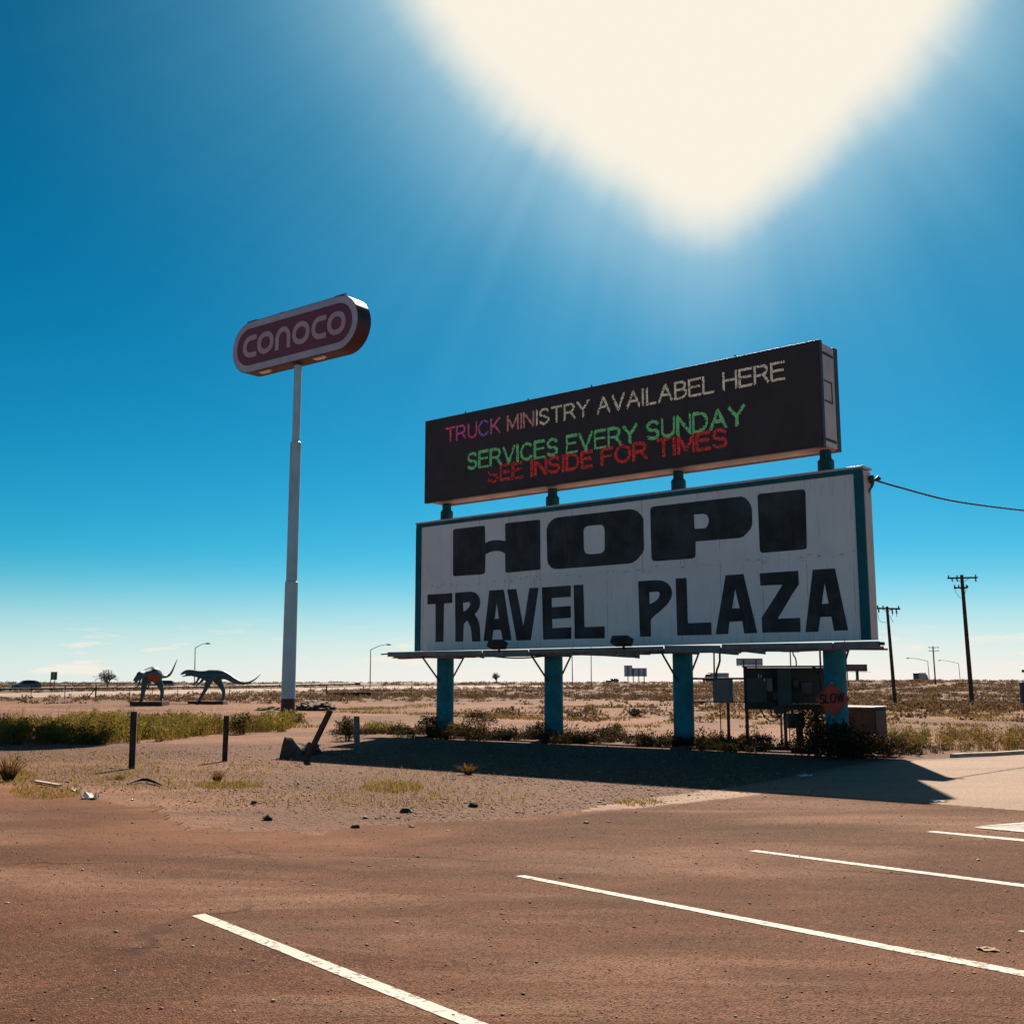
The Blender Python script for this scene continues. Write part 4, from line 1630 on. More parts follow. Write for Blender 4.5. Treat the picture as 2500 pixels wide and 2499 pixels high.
# broken concrete footing
b = gz(702, 1849)
m = MB()
q = [at(x, y, b.y) for x, y in ((681, 1850), (723, 1850), (716, 1826), (702, 1806), (694, 1797), (688, 1818))]
q2 = [p + Vector((.10, .38, -.04)) for p in q]
q2[3].z -= .03
n = len(q)
m.add(q + q2, [tuple(range(n))[::-1], tuple(range(n, 2 * n))] + [(i, (i + 1) % n, (i + 1) % n + n, i + n) for i in range(n)])
single(m, "concrete_block", M("dirt-caked concrete", (.115, .070, .054), .95, var=.35, scale=5, bump=1.0, grain=25), "broken wedge of concrete footing standing near the leaning pipe", "concrete block", b, bevel=.015)
lump("dirt_heap", gz(735, 1842) + Vector((0, .35, .02)), (.42, .4, .22), M("dug earth", (.10, .062, .046), .95, var=.35, scale=6, bump=1.0), "low heap of dug earth between the concrete wedge and leaning pipe", "dirt heap", 5, 3, .2)
hp = hit(765, 1734)
lump("dirt_heap", hp + Vector((0, .8, .05)), (1.55, 1.1, .50), MATS["dug earth"], "long dark earth mound just behind the foot of the tall pole", "dirt heap", 9, 4, .15, rough=.12)
hp = hit(655, 1734)
lump("dirt_heap", hp + Vector((0, .5, .0)), (.85, .6, .22), MATS["dug earth"], "small dark earth mound left of the tall pole's maroon foot", "dirt heap", 12, 3, .15)

rock_m = M("dark stone", (.045, .030, .025), .9, var=.4, scale=12, bump=1.0)
for px, py, s, lab in ((620, 1962, .05, "small dark stone on the dirt below the leaning pipe"), (654, 2001, .065, "dark stone lying where the bare dirt meets the asphalt"),
                       (991, 1983, .06, "dark stone at the lot's edge below the sign's shadow"), (867, 2022, .045, "flat dark stone on the brown streaked dirt at the lot's edge"),
                       (1156, 1969, .065, "dark pointed stone in the gravel ahead of the sign's shadow")):
    p = gz(px, py)
    lump("rock", p + Vector((0, 0, s * .2)), (s * 1.25, s, s * .75), rock_m, lab, "rock", px, 2, .4, "loose dark stones at the edge of the lot", rough=.3)

# litter
paper = M("white paper", (.62, .58, .52), .8, var=.1)


def scrap(name, px, py, w, h, mat, label, cat, seed, lift=.05):
    r2 = random.Random(seed)
    p = gz(px, py)
    vs, fs = [], []
    for j in range(5):
        for i in range(6):
            vs.append(p + Vector(((i / 5 - .5) * w + r2.uniform(-.1, .1) * w, (j / 4 - .5) * h + r2.uniform(-.12, .12) * h, .012 + r2.random() ** 2 * lift)))
    for j in range(4):
        for i in range(5):
            fs.append((j * 6 + i, j * 6 + i + 1, j * 6 + i + 7, j * 6 + i + 6))
    m = MB().add(vs, fs)
    o = single(m, name, mat, label, cat, p)
    md = o.modifiers.new("thick", "SOLIDIFY")
    md.thickness = .003
    return o


scrap("paper_scrap", 220, 1951, .22, .18, paper, "crumpled white paper lying on dirt below the tallest dark post", "litter", 1, .13)
scrap("paper_scrap", 185, 1931, .15, .16, paper, "small white paper scrap between the pale lath and the crumpled paper", "litter", 2, .06)
scrap("paper_scrap", 1966, 1896, .22, .16, paper, "pale wrapper lying in the big sign's dark shadow", "litter", 3, .04)
scrap("paper_scrap", 2292, 1957, .19, .12, paper, "flat white scrap on the pale drive near the shadow's tip", "litter", 4, .015)
scrap("cardboard_scrap", 2412, 2322, .10, .09, M("brown cardboard", (.30, .21, .14), .9, var=.25), "curled brown cardboard scrap on the asphalt beside a stall line", "litter", 6, .014)
m = MB()
a, b = gz(86, 1911), gz(145, 1921)
d = (b - a)
m.box((a + b) / 2 + Vector((0, 0, .03)), d / 2, Vector((-d.y, d.x, 0)).normalized() * .035, (0, 0, .014))
single(m, "wooden_lath", M("bleached lath", (.40, .33, .26), .9, var=.2, scale=8), "bleached wooden lath lying in weeds at the lot's left edge", "lath", a)
m = MB()
m.tube([gz(x, y) + Vector((0, 0, .03 + z)) for x, y, z in ((311, 1918, .0), (325, 1914, .015), (345, 1911, .03), (362, 1911, .025), (380, 1915, .01), (394, 1920, .0))], [.012, .022, .028, .03, .026, .012], 7)
single(m, "branch", wood_dark, "dark curved dead branch lying on the dirt below the weeds", "branch", gz(350, 1916))

# ================================================================== dinosaur statues
def dino(name, label, Y, spine, legs, arms, jaw, base, orange_at=None):
    """statue grown as one skin round its spine and limbs; every point is (photo-crop x, y, radius, metres nearer)"""
    def P(x, y, near=0.0):
        p = at(300 + x * .18634, 1580 + y * .18634, Y)
        k = (Y - near) / Y
        return EYEP + (p - EYEP) * k
    k = .18634 * Y / FPX
    root = thing(name, label, "dinosaur statue", Vector((P(*base[:2]).x, Y, float(H(P(*base[:2]).x, Y)))))
    m = MB()

    def limb(pts, sq=.8, n=14, fat=1.08):
        # resample smoothly
        out, rr = [], []
        for i in range(len(pts) - 1):
            p0, p1, p2, p3 = pts[max(0, i - 1)], pts[i], pts[i + 1], pts[min(len(pts) - 1, i + 2)]
            for j in range(5):
                t = j / 5
                f = lambda a: .5 * (2 * p1[a] + (p2[a] - p0[a]) * t + (2 * p0[a] - 5 * p1[a] + 4 * p2[a] - p3[a]) * t * t + (3 * p1[a] - p0[a] - 3 * p2[a] + p3[a]) * t ** 3)
                out.append(P(f(0), f(1), f(3)))
                rr.append(max(.02, f(2) * k * fat))
        out.append(P(pts[-1][0], pts[-1][1], pts[-1][3]))
        rr.append(max(.02, pts[-1][2] * k * fat))
        m.tube(out, rr, n, True, True, [sq] * len(out))
    limb(spine, .8)
    for l in legs:
        limb(l, .9, 12, 1.28)
    for a_ in arms:
        limb(a_, .9, 10)
    for j in jaw:
        limb(j, .75, 10)
    body = m.build("body", dino_m, root)
    rm = body.modifiers.new("one_skin", "REMESH")
    rm.mode = "VOXEL"
    rm.voxel_size = .035
    rm.use_smooth_shade = True
    sm = body.modifiers.new("smooth", "SMOOTH")
    sm.iterations = 2
    if orange_at:
        mm, t = newmat("statue paint with orange flank")
        oc = t.node("ShaderNodeNewGeometry").outputs["Position"]
        n = t.noise(oc, 3.0, 5)
        c = t.mix(t.ramp(n, .3, .7), (.024, .075, .088), (.042, .11, .125))
        A_ = P(*orange_at[0])
        d_ = t.vmath("DISTANCE", t.scale(t.vmath("SUBTRACT", oc, tuple(A_)), (1.0, .35, .85)), (0, 0, 0))
        d_ = t.math("ADD", d_, t.math("MULTIPLY", n, .08))
        c = t.mix(t.ramp(d_, orange_at[1] - .03, orange_at[1] + .03, 1, 0), c, (.23, .066, .028))
        t.l.new(principled(t, c, .5), t.out)
        body.data.materials[0] = mm
    # eye bumps, base slab
    x0, y0, x1, y1, dep = base[2:]
    a, b = P(x0, y1), P(x1, y0)
    gzz = min(float(H(a.x, Y)), float(H(b.x, Y))) - .1
    sl = MB().abox((a.x, Y - dep / 2, gzz), (b.x, Y + dep / 2, b.z))
    sl.build("base_slab", rust, root, .02)
    return root


Y2 = hit(495, 1718.5).y
dino("dinosaur_statue", "dark dinosaur statue standing level with its long tail stretched out to the right", Y2,
     [(860, 330, 30, 0), (900, 332, 38, 0), (950, 342, 40, 0), (1000, 350, 42, 0), (1060, 362, 54, 0), (1130, 372, 74, 0), (1220, 360, 62, 0), (1300, 362, 54, 0), (1360, 378, 42, 0), (1450, 428, 33, 0), (1540, 462, 20, 0), (1630, 466, 14, 0), (1720, 425, 10, 0), (1780, 375, 6, 0), (1812, 343, 3, 0)],
     [[(1140, 400, 42, .25), (1120, 460, 36, .3), (1095, 520, 26, .3), (1060, 590, 19, .3), (1025, 650, 17, .3), (1000, 705, 17, .3), (960, 722, 13, .3), (915, 728, 8, .35)],
      [(1220, 400, 48, -.25), (1250, 440, 38, -.3), (1292, 510, 26, -.3), (1318, 570, 20, -.3), (1318, 640, 16, -.3), (1300, 695, 17, -.3), (1262, 715, 13, -.3), (1225, 722, 8, -.3)]],
     [[(1000, 385, 24, .3), (985, 420, 16, .35), (960, 462, 12, .4), (930, 486, 10, .4), (900, 500, 6, .45)], [(1060, 405, 24, -.2), (1030, 440, 15, -.2), (1000, 470, 12, -.2), (975, 492, 10, -.2), (955, 507, 6, -.2)], [(945, 350, 26, 0), (950, 385, 18, 0)]],
     [[(885, 318, 26, 0), (840, 318, 24, 0), (800, 330, 20, 0), (755, 356, 8, 0)], [(880, 352, 24, 0), (840, 362, 15, 0), (800, 376, 8, 0), (768, 382, 5, 0)]],
     (1115, 745, 880, 700, 1345, 745, 1.4))
Y1 = hit(365, 1721.5).y
dino("dinosaur_statue", "dark dinosaur statue with an orange flank, head lowered and tail raised high", Y1,
     [(205, 375, 40, 1.5), (228, 358, 42, 1.4), (262, 352, 44, 1.1), (300, 352, 60, .8), (350, 352, 84, .4), (405, 352, 96, .1), (455, 368, 80, -.2), (490, 375, 46, -.5), (530, 380, 24, -.8), (575, 378, 18, -1.1), (615, 355, 15, -1.3), (650, 300, 12, -1.5), (680, 230, 9, -1.6), (705, 175, 6, -1.7), (722, 146, 3, -1.7)],
     [[(310, 400, 44, .5), (290, 450, 38, .6), (275, 520, 30, .6), (262, 600, 22, .6), (248, 660, 19, .6), (240, 702, 20, .6), (222, 712, 12, .9)],
      [(440, 410, 50, -.3), (470, 455, 40, -.3), (495, 510, 28, -.3), (512, 560, 22, -.3), (512, 620, 18, -.3), (506, 690, 18, -.3), (525, 700, 12, 0)]],
     [[(235, 385, 20, 1.2), (222, 440, 14, 1.3), (210, 490, 10, 1.4), (200, 520, 6, 1.4)], [(355, 440, 20, .9), (345, 490, 14, 1.0), (330, 525, 10, 1.0), (318, 548, 6, 1.0)]],
     [[(215, 355, 28, 1.5), (190, 385, 28, 1.7), (165, 412, 22, 1.9), (138, 438, 10, 2.0)], [(205, 400, 24, 1.5), (180, 440, 16, 1.8), (158, 462, 9, 1.9), (142, 466, 6, 2.0)]],
     (350, 765, 142, 705, 563, 765, 1.8), orange_at=((396, 405, .55), .38))

# ================================================================== fence, guardrail, low wall
fpost = [(-60, 1711, 33), (75, 1708.5, 34), (157, 1707, 33), (233, 1707.5, 36), (315, 1705.5, 28), (371, 1704.5, 28), (433, 1703.5, 26), (497, 1703, 26), (560, 1702.5, 25), (661, 1702, 25), (797, 1701.5, 26), (886, 1699.5, 26), (1004, 1697, 24), (1160, 1693, 21)]
wf = thing("wire_fence", "long wire fence on thin dark posts along the near side of the pale road", "fence", hit(315, 1705))
tops = []
for i, (px, py, hp_) in enumerate(fpost):
    b = hit(px, py)
    h_ = hp_ * b.y / FPX
    m = MB()
    thick = .07 if px in (233, 797) else .035
    m.tube([b - Vector((0, 0, .3)), b + Vector((random.uniform(-.03, .03), 0, h_))], thick, 6)
    if px in (233, 797):
        m.tube([b + Vector((-.9, 0, -.1)), b + Vector((0, 0, h_ * .8))], .045, 6)
    m.build("post", wood_dark, wf)
    tops.append((b, h_))
m = MB()
for fr in (.35, .65, .92):
    m.tube([b + Vector((0, 0, h_ * fr)) for b, h_ in tops], .006, 4)
m.build("wire", dark_steel, wf)

gr = thing("guardrail", "long steel guardrail on posts edging the raised highway", "guardrail", ground(400, 190))
pts = []
for (p0, y0, z0), (p1, y1, z1) in zip([(-120, 163, 1682), (0, 170, 1680), (300, 185, 1677), (650, 215, 1672.2)], [(0, 170, 1680), (300, 185, 1677), (650, 215, 1672.2), (872, 235, 1667.8)]):
    for k in range(12):
        t = k / 12
        pts.append(at(p0 + (p1 - p0) * t, z0 + (z1 - z0) * t, y0 + (y1 - y0) * t))
pts.append(at(872, 1667.8, 235))
m = MB()
for dz in (.0, -.16):
    m.tube([p + Vector((0, 0, dz - .04)) for p in pts], .085, 6)
m.build("rail_beam", dark_steel, gr)
for p in pts[::1]:
    m = MB()
    m.abox((p.x - .09, p.y + .05, float(H(p.x, p.y)) - .3), (p.x + .09, p.y + .23, p.z + .02))
    m.build("post", dark_steel, gr)
e = pts[-1]
MB().box(e + Vector((.1, 0, -.1)), (.55, .2, 0), (-.06, .18, 0), (0, 0, .24)).build("end_terminal", dark_steel, gr)

b0, b1 = hit(800, 1701), hit(906, 1700)
m = MB().box((b0 + b1) / 2 + Vector((0, 0, .18)), (b1 - b0) / 2, (0, .2, 0), (0, 0, .32))
lw = thing("culvert_wall", "low dark culvert wall with a white end marker near the wire fence", "low wall", b0)
m.build("wall", M("dark culvert concrete", (.052, .035, .030), .9, var=.3), lw, .03)
m = MB().abox((b0.x - .1, b0.y - .3, b0.z - .1), (b0.x + .12, b0.y - .22, b0.z + .48))
m.build("end_marker", pale_metal, lw)

# ================================================================== poles and lamps
def util_pole(label, base, top, r0, r1, arms, extras=(), name="utility_pole", Y=None):
    """arms: (x0, y0, x1, y1, insulator pixels); everything in photo pixels at the pole's distance"""
    b = hit(*base) if Y is None else ground(base[0], Y)
    Y = b.y
    P = lambda x, y, w=0: at(x, y, Y - w)
    root = thing(name, label, "utility pole", b, "utility poles beyond the sign")
    t = P(*top)
    MB().tube([b - (t - b).normalized() * .5, b.lerp(t, .5), t], [r0, (r0 + r1) / 2, r1], 12).build("pole", wood_pole, root)
    k = Y / FPX
    for x0, y0, x1, y1, ins in arms:
        a, c = P(x0, y0, r1 + .06), P(x1, y1, r1 + .06)
        am = MB()
        d = (c - a) / 2
        am.box((a + c) / 2, d, (0, .05, 0), (0, 0, .055))
        xm = top[0] + (base[0] - top[0]) * (y0 - top[1]) / (base[1] - top[1])
        for s in (-1, 1):
            am.tube([P(xm + s * .22 * (x1 - x0), y0 + 1, r1 + .05), P(xm, y0 + .16 * (x1 - x0), r1)], .018, 5)
        ao = am.build("crossarm", wood_pole, root)
        for x in ins:
            yy = y0 + (y1 - y0) * (x - x0) / (x1 - x0 + 1e-6)
            i_ = MB().tube([P(x, yy, r1 + .06) + Vector((0, 0, z)) for z in (.05, .09, .13, .17, .21)], [.02, .055, .04, .06, .02], 8)
            i_.build("insulator", dark_steel, ao)
    for kind, *q in extras:
        m = MB()
        if kind == "can":
            p = P(q[0], q[1], r1 + .12)
            m.tube([p, p + Vector((.03, 0, -q[2]))], q[3], 8)
            m.build("fuse_cutout", dark_steel, root)
        else:
            m.tube([P(x, y, r1 + .1) for x, y in q[0]], .016, 6)
            m.build("jumper_wire", dark_steel, root)
    return root


k5 = lambda x, y: (2050 + x * .2589, 1350 + y * .2589)
util_pole("tallest leaning timber power pole, with one crossarm and a short lower arm", (2374, 1725.4), (2347.7, 1403), .165, .115,
          [(2313.5, 1411, 2386.5, 1409.5, (2316, 2337, 2382)), (2329, 1434.5, 2362, 1434, (2331, 2341, 2360))],
          [("can", *k5(1058, 238), .22, .05), ("can", *k5(1104, 238), .22, .05), ("can", *k5(1280, 236), .24, .05), ("can", *k5(1200, 305), .16, .07), ("can", *k5(1086, 318), .14, .06),
           ("wire", [k5(*p) for p in ((1086, 330), (1095, 370), (1120, 405), (1145, 430))]), ("wire", [k5(*p) for p in ((1196, 330), (1190, 360), (1178, 385))])])
util_pole("timber power pole half hidden behind the white sign, with one crossarm and looping jumpers", (2186, 1725.4), (2165.5, 1480), .135, .09,
          [(2139, 1484.5, 2197.5, 1486, (2143, 2156, 2194))],
          [("can", *k5(493, 530), .30, .05), ("can", *k5(532, 530), .30, .05), ("can", *k5(366, 528), .2, .05),
           ("wire", [k5(*p) for p in ((362, 545), (362, 600), (375, 635), (405, 652), (447, 652))]), ("wire", [k5(*p) for p in ((497, 560), (499, 590))]), ("wire", [k5(*p) for p in ((537, 560), (538, 598))]),
           ("wire", [k5(*p) for p in ((470, 585), (488, 615), (504, 652))])])
util_pole("small far timber power pole with two crossarms behind the box truck", (2284, 1667), (2277.5, 1577), .16, .12,
          [(2266, 1580.2, 2293, 1580.2, (2268, 2291)), (2267, 1588.3, 2292.5, 1588.3, (2270, 2290))], Y=240)
util_pole("thin bare pole beyond the far brown billboard, seen past the right-hand column", (2071, 1667), (2062, 1560), .10, .07, [], Y=190)


def street_lamp(label, base_px, top, tip, Y, side):
    b = ground(base_px, Y)
    root = thing("street_lamp", label, "street lamp", b, "street lamps along the highway")
    P = lambda x, y: at(x, y, Y)
    t, e = P(*top), P(*tip)
    MB().tube([b - Vector((0, 0, .2)), t], [.11, .075], 8).build("pole", steel, root)
    q = []
    for i in range(9):
        u = i / 8
        q.append(Vector((t.x + (e.x - t.x) * u, Y, t.z + (e.z - t.z) * math.sin(u * math.pi / 2))))
    MB().tube(q, [.075 - .003 * i for i in range(9)], 6).build("arm", steel, root)
    d = Vector((math.copysign(1, e.x - t.x), 0, 0))
    MB().tube([e - d * .15, e + d * .2, e + d * .65, e + d * .8], [.07, .15, .13, .04], 8, True, True, [1, 1, 1, 1]).build("lamp_head", dark_steel, root)


street_lamp("tall curved-arm street lamp rising behind the level dinosaur statue", 475.3, (476.5, 1582), (503, 1570.5), 207, 1)
street_lamp("tall curved-arm street lamp standing between the tall pole and the big sign", 903.6, (905, 1586), (945, 1573), 207, 1)
street_lamp("street lamp stem seen in the gap right of the second teal column", 1398, (1396, 1575), (1370, 1566), 230, -1)
street_lamp("street lamp stem with a small fitting near the far white billboard", 1443.5, (1443, 1572), (1470, 1562), 250, 1)
street_lamp("faint long-armed street lamp above the box truck", 2269.5, (2265, 1613.6), (2219, 1606), 290, -1)
street_lamp("faint long-armed street lamp left of the tallest power pole", 2345, (2340, 1619), (2296, 1611.5), 330, -1)


# ================================================================== far billboards and road sign
def far_board(label, panels, posts, Y, face, name="far_billboard", text=None, lip=False):
    """panels and posts in photo pixels, standing at distance Y"""
    px = sum(p[0] for p in posts) / len(posts)
    b = ground(px, Y)
    root = thing(name, label, "billboard", b, "advertising boards on the skyline")
    P = lambda x, y, w=0: at(x, y, Y - w)
    for x0, y0, x1, y1 in panels:
        a, c = P(x0, y1), P(x1, y0)
        po = MB().abox((a.x, Y - .15, a.z), (c.x, Y + .15, c.z)).build("panel", face, root)
        fr = MB()
        t = .10
        fr.abox((a.x - t, Y - .2, c.z), (c.x + t, Y + .2, c.z + t))
        fr.abox((a.x - t, Y - .2, a.z - t), (c.x + t, Y + .2, a.z))
        fr.abox((a.x - t, Y - .2, a.z), (a.x, Y + .2, c.z))
        fr.abox((c.x, Y - .2, a.z), (c.x + t, Y + .2, c.z))
        if lip:
            fr.abox((a.x - .2, Y - .9, a.z - .35), (c.x + 1.0, Y - .2, a.z - .28))
        fr.build("panel_frame", dark_steel, root)
        if text:
            tm = MB()
            for u0, u1, v in text:
                tm.abox((a.x + (c.x - a.x) * u0, Y - .17, a.z + (c.z - a.z) * v), (a.x + (c.x - a.x) * u1, Y - .152, a.z + (c.z - a.z) * (v + .09)))
            tm.build("faded_print", M("faded print", (.25, .17, .19), .7), root)
    for x, w, yt in posts:
        p = P(x, yt)
        g_ = float(H(p.x, Y))
        MB().abox((p.x - w, Y - w - .16, g_ - .3), (p.x + w, Y + w - .16, p.z)).build("post", dark_steel, root)


board_white = M("white board", (.50, .48, .52), .6, var=.1, scale=.6)
board_brown = M("sun-browned board", (.19, .105, .085), .7, var=.4, scale=.5)
far_board("stepped whitish billboard on four posts seen between the second and third teal columns", [(1525, 1624.5, 1542.6, 1650), (1543.4, 1631, 1578, 1650)], [(1532.5, .14, 1625), (1545.5, .14, 1632), (1559, .14, 1632), (1572, .14, 1632)], 380, board_white)
far_board("pale billboard with dark frame and lines of print, just above the service board", [(1799, 1607.5, 1860.5, 1623)], [(1815, .16, 1610), (1845, .16, 1610)], 330, board_white, text=[(.06, .52, .70), (.56, .93, .74), (.15, .62, .48), (.30, .72, .24)], lip=True)
far_board("brown single-post billboard seen right of the right-hand teal column", [(2066, 1622, 2115.5, 1637.5)], [(2092, .35, 1637)], 340, board_brown, lip=True)

b = ground(132, 182)
rs = thing("road_sign", "grey back of a two-post road sign beside the highway crossover", "road sign", b)
P = lambda x, y: at(x, y, 182)
a, c = P(123.5, 1659), P(140, 1639.5)
MB().abox((a.x, 181.95, a.z), (c.x, 182.02, c.z)).build("sign_panel", M("road sign back", (.060, .095, .10), .5, .2), rs)
for x in (124.5, 134.5):
    p = P(x, 1645)
    MB().abox((p.x - .05, 182.03, b.z - .3), (p.x + .05, 182.12, p.z)).build("post", dark_steel, rs)
MB().abox((P(129, 1650).x, 181.90, a.z + .05), (P(133.5, 1650).x, 181.95, c.z - .05)).build("stiffener", steel, rs)

# grey cabinet whose edge shows at the right of the frame
b = hit(2494, 1737)
gcab = thing("roadside_cabinet", "grey utility cabinet and capped vent cut off by the picture's right edge", "utility cabinet", b)
a, c = at(2496.5, 1716, b.y), at(2540, 1664, b.y)
MB().abox((a.x, b.y, a.z), (c.x, b.y + .28, c.z)).build("body", box_grey, gcab, .05)
MB().abox((a.x + .15, b.y + .05, b.z - .1), (c.x - .15, b.y + .24, a.z)).build("plinth", M("brown plinth", (.08, .05, .045), .9), gcab)
MB().abox((a.x + .08, b.y - .02, a.z - .06), (c.x + .05, b.y + .30, a.z)).build("sill_band", pale_metal, gcab)
p = at(2506, 1640, b.y)
MB().tube([(p.x, b.y + .14, c.z - .02), (p.x, b.y + .14, p.z)], .06, 8).build("vent_pipe", steel, gcab)
MB().tube([(p.x, b.y + .14, p.z - .02), (p.x, b.y + .14, p.z + .13)], .19, 12).build("vent_cap", dark_steel, gcab)


# ================================================================== vehicles
def vehicle(name, label, cat, px, Y, z, heading, L, W, prof, belt, wins, wheels, r, paint, lamps=True, tumble=.30, group="vehicles on the highway"):
    """side outline swept across the width, cabin leaning in above the belt line; x forward"""
    c = at(px, HORIZ, Y)
    loc = Vector((c.x, Y, z))
    f = Vector((heading[0], heading[1], 0)).normalized()
    s = Vector((-f.y, f.x, 0))
    root = thing(name, label, cat, loc, group)

    def P(x, y, zz):
        return loc + f * x + s * y + Vector((0, 0, zz))
    hw = lambda zz, k=0: W / 2 - max(0, zz - belt) * tumble + k
    m = MB()
    n = len(prof)
    left = [P(x, hw(zz), zz) for x, zz in prof]
    right = [P(x, -hw(zz), zz) for x, zz in prof]
    m.add(left + right, [tuple(range(n)), tuple(range(n, 2 * n))[::-1]] + [(i, i + n, (i + 1) % n + n, (i + 1) % n) for i in range(n)])
    m.build("body", paint, root, .04)
    for w in wins:
        for sd in (1, -1):
            wm = MB()
            q = [P(x, sd * hw(zz, .012), zz) for x, zz in w]
            wm.prism(q, s * sd * .008)
            wm.build("window", glass_dk, root)
    for x in wheels:
        for sd in (1, -1):
            wm = MB()
            wm.tube([P(x, sd * (W / 2 - .22), r), P(x, sd * (W / 2 + .01), r)], r, 18, True, False)
            wo = wm.build("wheel", rubber, root)
            rm = MB()
            rm.tube([P(x, sd * (W / 2 + .005), r), P(x, sd * (W / 2 + .03), r)], [r * .62, r * .5], 14, True, False)
            rm.build("rim", steel, wo)
    if lamps:
        xs = max(p[0] for p in prof)
        xr = min(p[0] for p in prof)
        for sd in (1, -1):
            MB().box(P(xs - .10, sd * (W / 2 - .22), belt * .78), f * .08, s * .17, (0, 0, .07)).build("headlight", pale_metal, root)
            MB().box(P(xr + .06, sd * (W / 2 - .16), belt * .92), f * .08, s * .12, (0, 0, .12)).build("tail_light", maroon, root)
    return root


suv_dark = M("dark grey car paint", (.12, .135, .145), .3, .3, var=.05, bump=0.0)
suv_slate = M("slate car paint", (.16, .19, .20), .3, .3, var=.05, bump=0.0)
car_pale = M("silver car paint", (.16, .18, .19), .3, .4, var=.05, bump=0.0)
truck_white = M("white truck paint", (.32, .33, .35), .4, var=.06, bump=0.0)
truck_blue = M("dark cab paint", (.045, .055, .065), .35, var=.1, bump=0.0)
HV = lambda px, Y, py: at(px, py, Y).z
X1 = [(2.33, .45), (2.30, .78), (2.05, .95), (1.15, 1.08), (.35, 1.58), (-.3, 1.66), (-1.3, 1.60), (-1.75, 1.48), (-1.85, 1.44), (-2.15, 1.12), (-2.30, 1.02), (-2.34, .5), (-2.2, .28), (2.2, .28)]
vehicle("parked_car", "dark coupe-roofed crossover driving along the highway behind the guardrail", "car", 62.5, 186, .42, (-.82, -.57), 4.65, 1.85, X1, 1.02,
        [[(1.0, 1.10), (.36, 1.50), (-.2, 1.58), (-.2, 1.10)], [(-.28, 1.10), (-.28, 1.58), (-1.1, 1.52), (-1.5, 1.18)]], (1.45, -1.40), .36, suv_dark)
X2 = [(2.5, .5), (2.45, .9), (2.2, 1.05), (1.35, 1.14), (.75, 1.74), (.2, 1.86), (-2.1, 1.84), (-2.35, 1.60), (-2.5, 1.05), (-2.5, .5), (-2.3, .3), (2.3, .3)]
vehicle("parked_car", "boxy dark wagon passing on the highway right behind the orange-flanked dinosaur", "car", 393, 238, HV(393, 238, 1682), (-.93, -.37), 5.0, 1.95, X2, 1.08,
        [[(1.2, 1.16), (.72, 1.68), (.1, 1.74), (.1, 1.16)], [(.0, 1.16), (.0, 1.74), (-1.0, 1.74), (-1.0, 1.16)], [(-1.1, 1.16), (-1.1, 1.74), (-2.05, 1.72), (-2.2, 1.2)]], (1.5, -1.5), .39, suv_slate, tumble=.22)
vehicle("parked_car", "pale hatchback showing above the brush between the second and third teal columns", "car", 1495, 420, HV(1495, 420, 1666.3), (-.9, -.43), 4.65, 1.85, X1, 1.02,
        [[(1.0, 1.10), (.36, 1.50), (-.2, 1.58), (-.2, 1.10)], [(-.28, 1.10), (-.28, 1.58), (-1.1, 1.52), (-1.5, 1.18)]], (1.45, -1.40), .36, car_pale)
for o in list(bpy.data.objects):
    if o.name.startswith("parked_car"):
        o.name = "car"


def truck(label, px, Y, z, heading, trailer, cab, wheels, name="truck", bonnet=False, roofdef=False):
    c = at(px, HORIZ, Y)
    loc = Vector((c.x, Y, z))
    f = Vector((heading[0], heading[1], 0)).normalized()
    s = Vector((-f.y, f.x, 0))
    root = thing(name, label, "truck", loc, "vehicles on the highway")
    P = lambda x, y, zz: loc + f * x + s * y + Vector((0, 0, zz))
    x0, x1, z0, z1 = trailer
    MB().box(P((x0 + x1) / 2, 0, (z0 + z1) / 2), f * ((x1 - x0) / 2), s * 1.28, (0, 0, (z1 - z0) / 2)).build("cargo_box", truck_white, root, .05)
    MB().box(P(x0 - .02, 0, (z0 + z1) / 2), f * .02, s * 1.2, (0, 0, (z1 - z0) / 2 - .08)).build("rear_door", M("grey rear door", (.075, .080, .09), .5), root)
    MB().box(P((x0 + cab[-1][0]) / 2, 0, .85), f * ((cab[0][0] - x0) / 2 * .9), s * .45, (0, 0, .16)).build("chassis", dark_steel, root)
    m = MB()
    n = len(cab)
    m.add([P(x, 1.12, zz) for x, zz in cab] + [P(x, -1.12, zz) for x, zz in cab], [tuple(range(n)), tuple(range(n, 2 * n))[::-1]] + [(i, i + n, (i + 1) % n + n, (i + 1) % n) for i in range(n)])
    m.build("cab", truck_blue, root, .08)
    xs = max(p[0] for p in cab)
    wx = x1 + .5
    for sd in (1, -1):
        MB().prism([P(wx + .1, sd * 1.13, 1.8), P(wx + 1.0, sd * 1.13, 1.8), P(wx + .9, sd * 1.13, 2.5), P(wx + .1, sd * 1.13, 2.5)], s * sd * .02).build("window", glass_dk, root)
        MB().box(P(xs - .03, sd * .85, 1.0), f * .06, s * .18, (0, 0, .12)).build("headlight", pale_metal, root)
    for x in wheels:
        for sd in (1, -1):
            wo = MB().tube([P(x, sd * .85, .5), P(x, sd * 1.22, .5)], .5, 16, True, False).build("wheel", rubber, root)
            MB().tube([P(x, sd * 1.22, .5), P(x, sd * 1.25, .5)], [.28, .22], 12, True, False).build("rim", steel, wo)
    return root


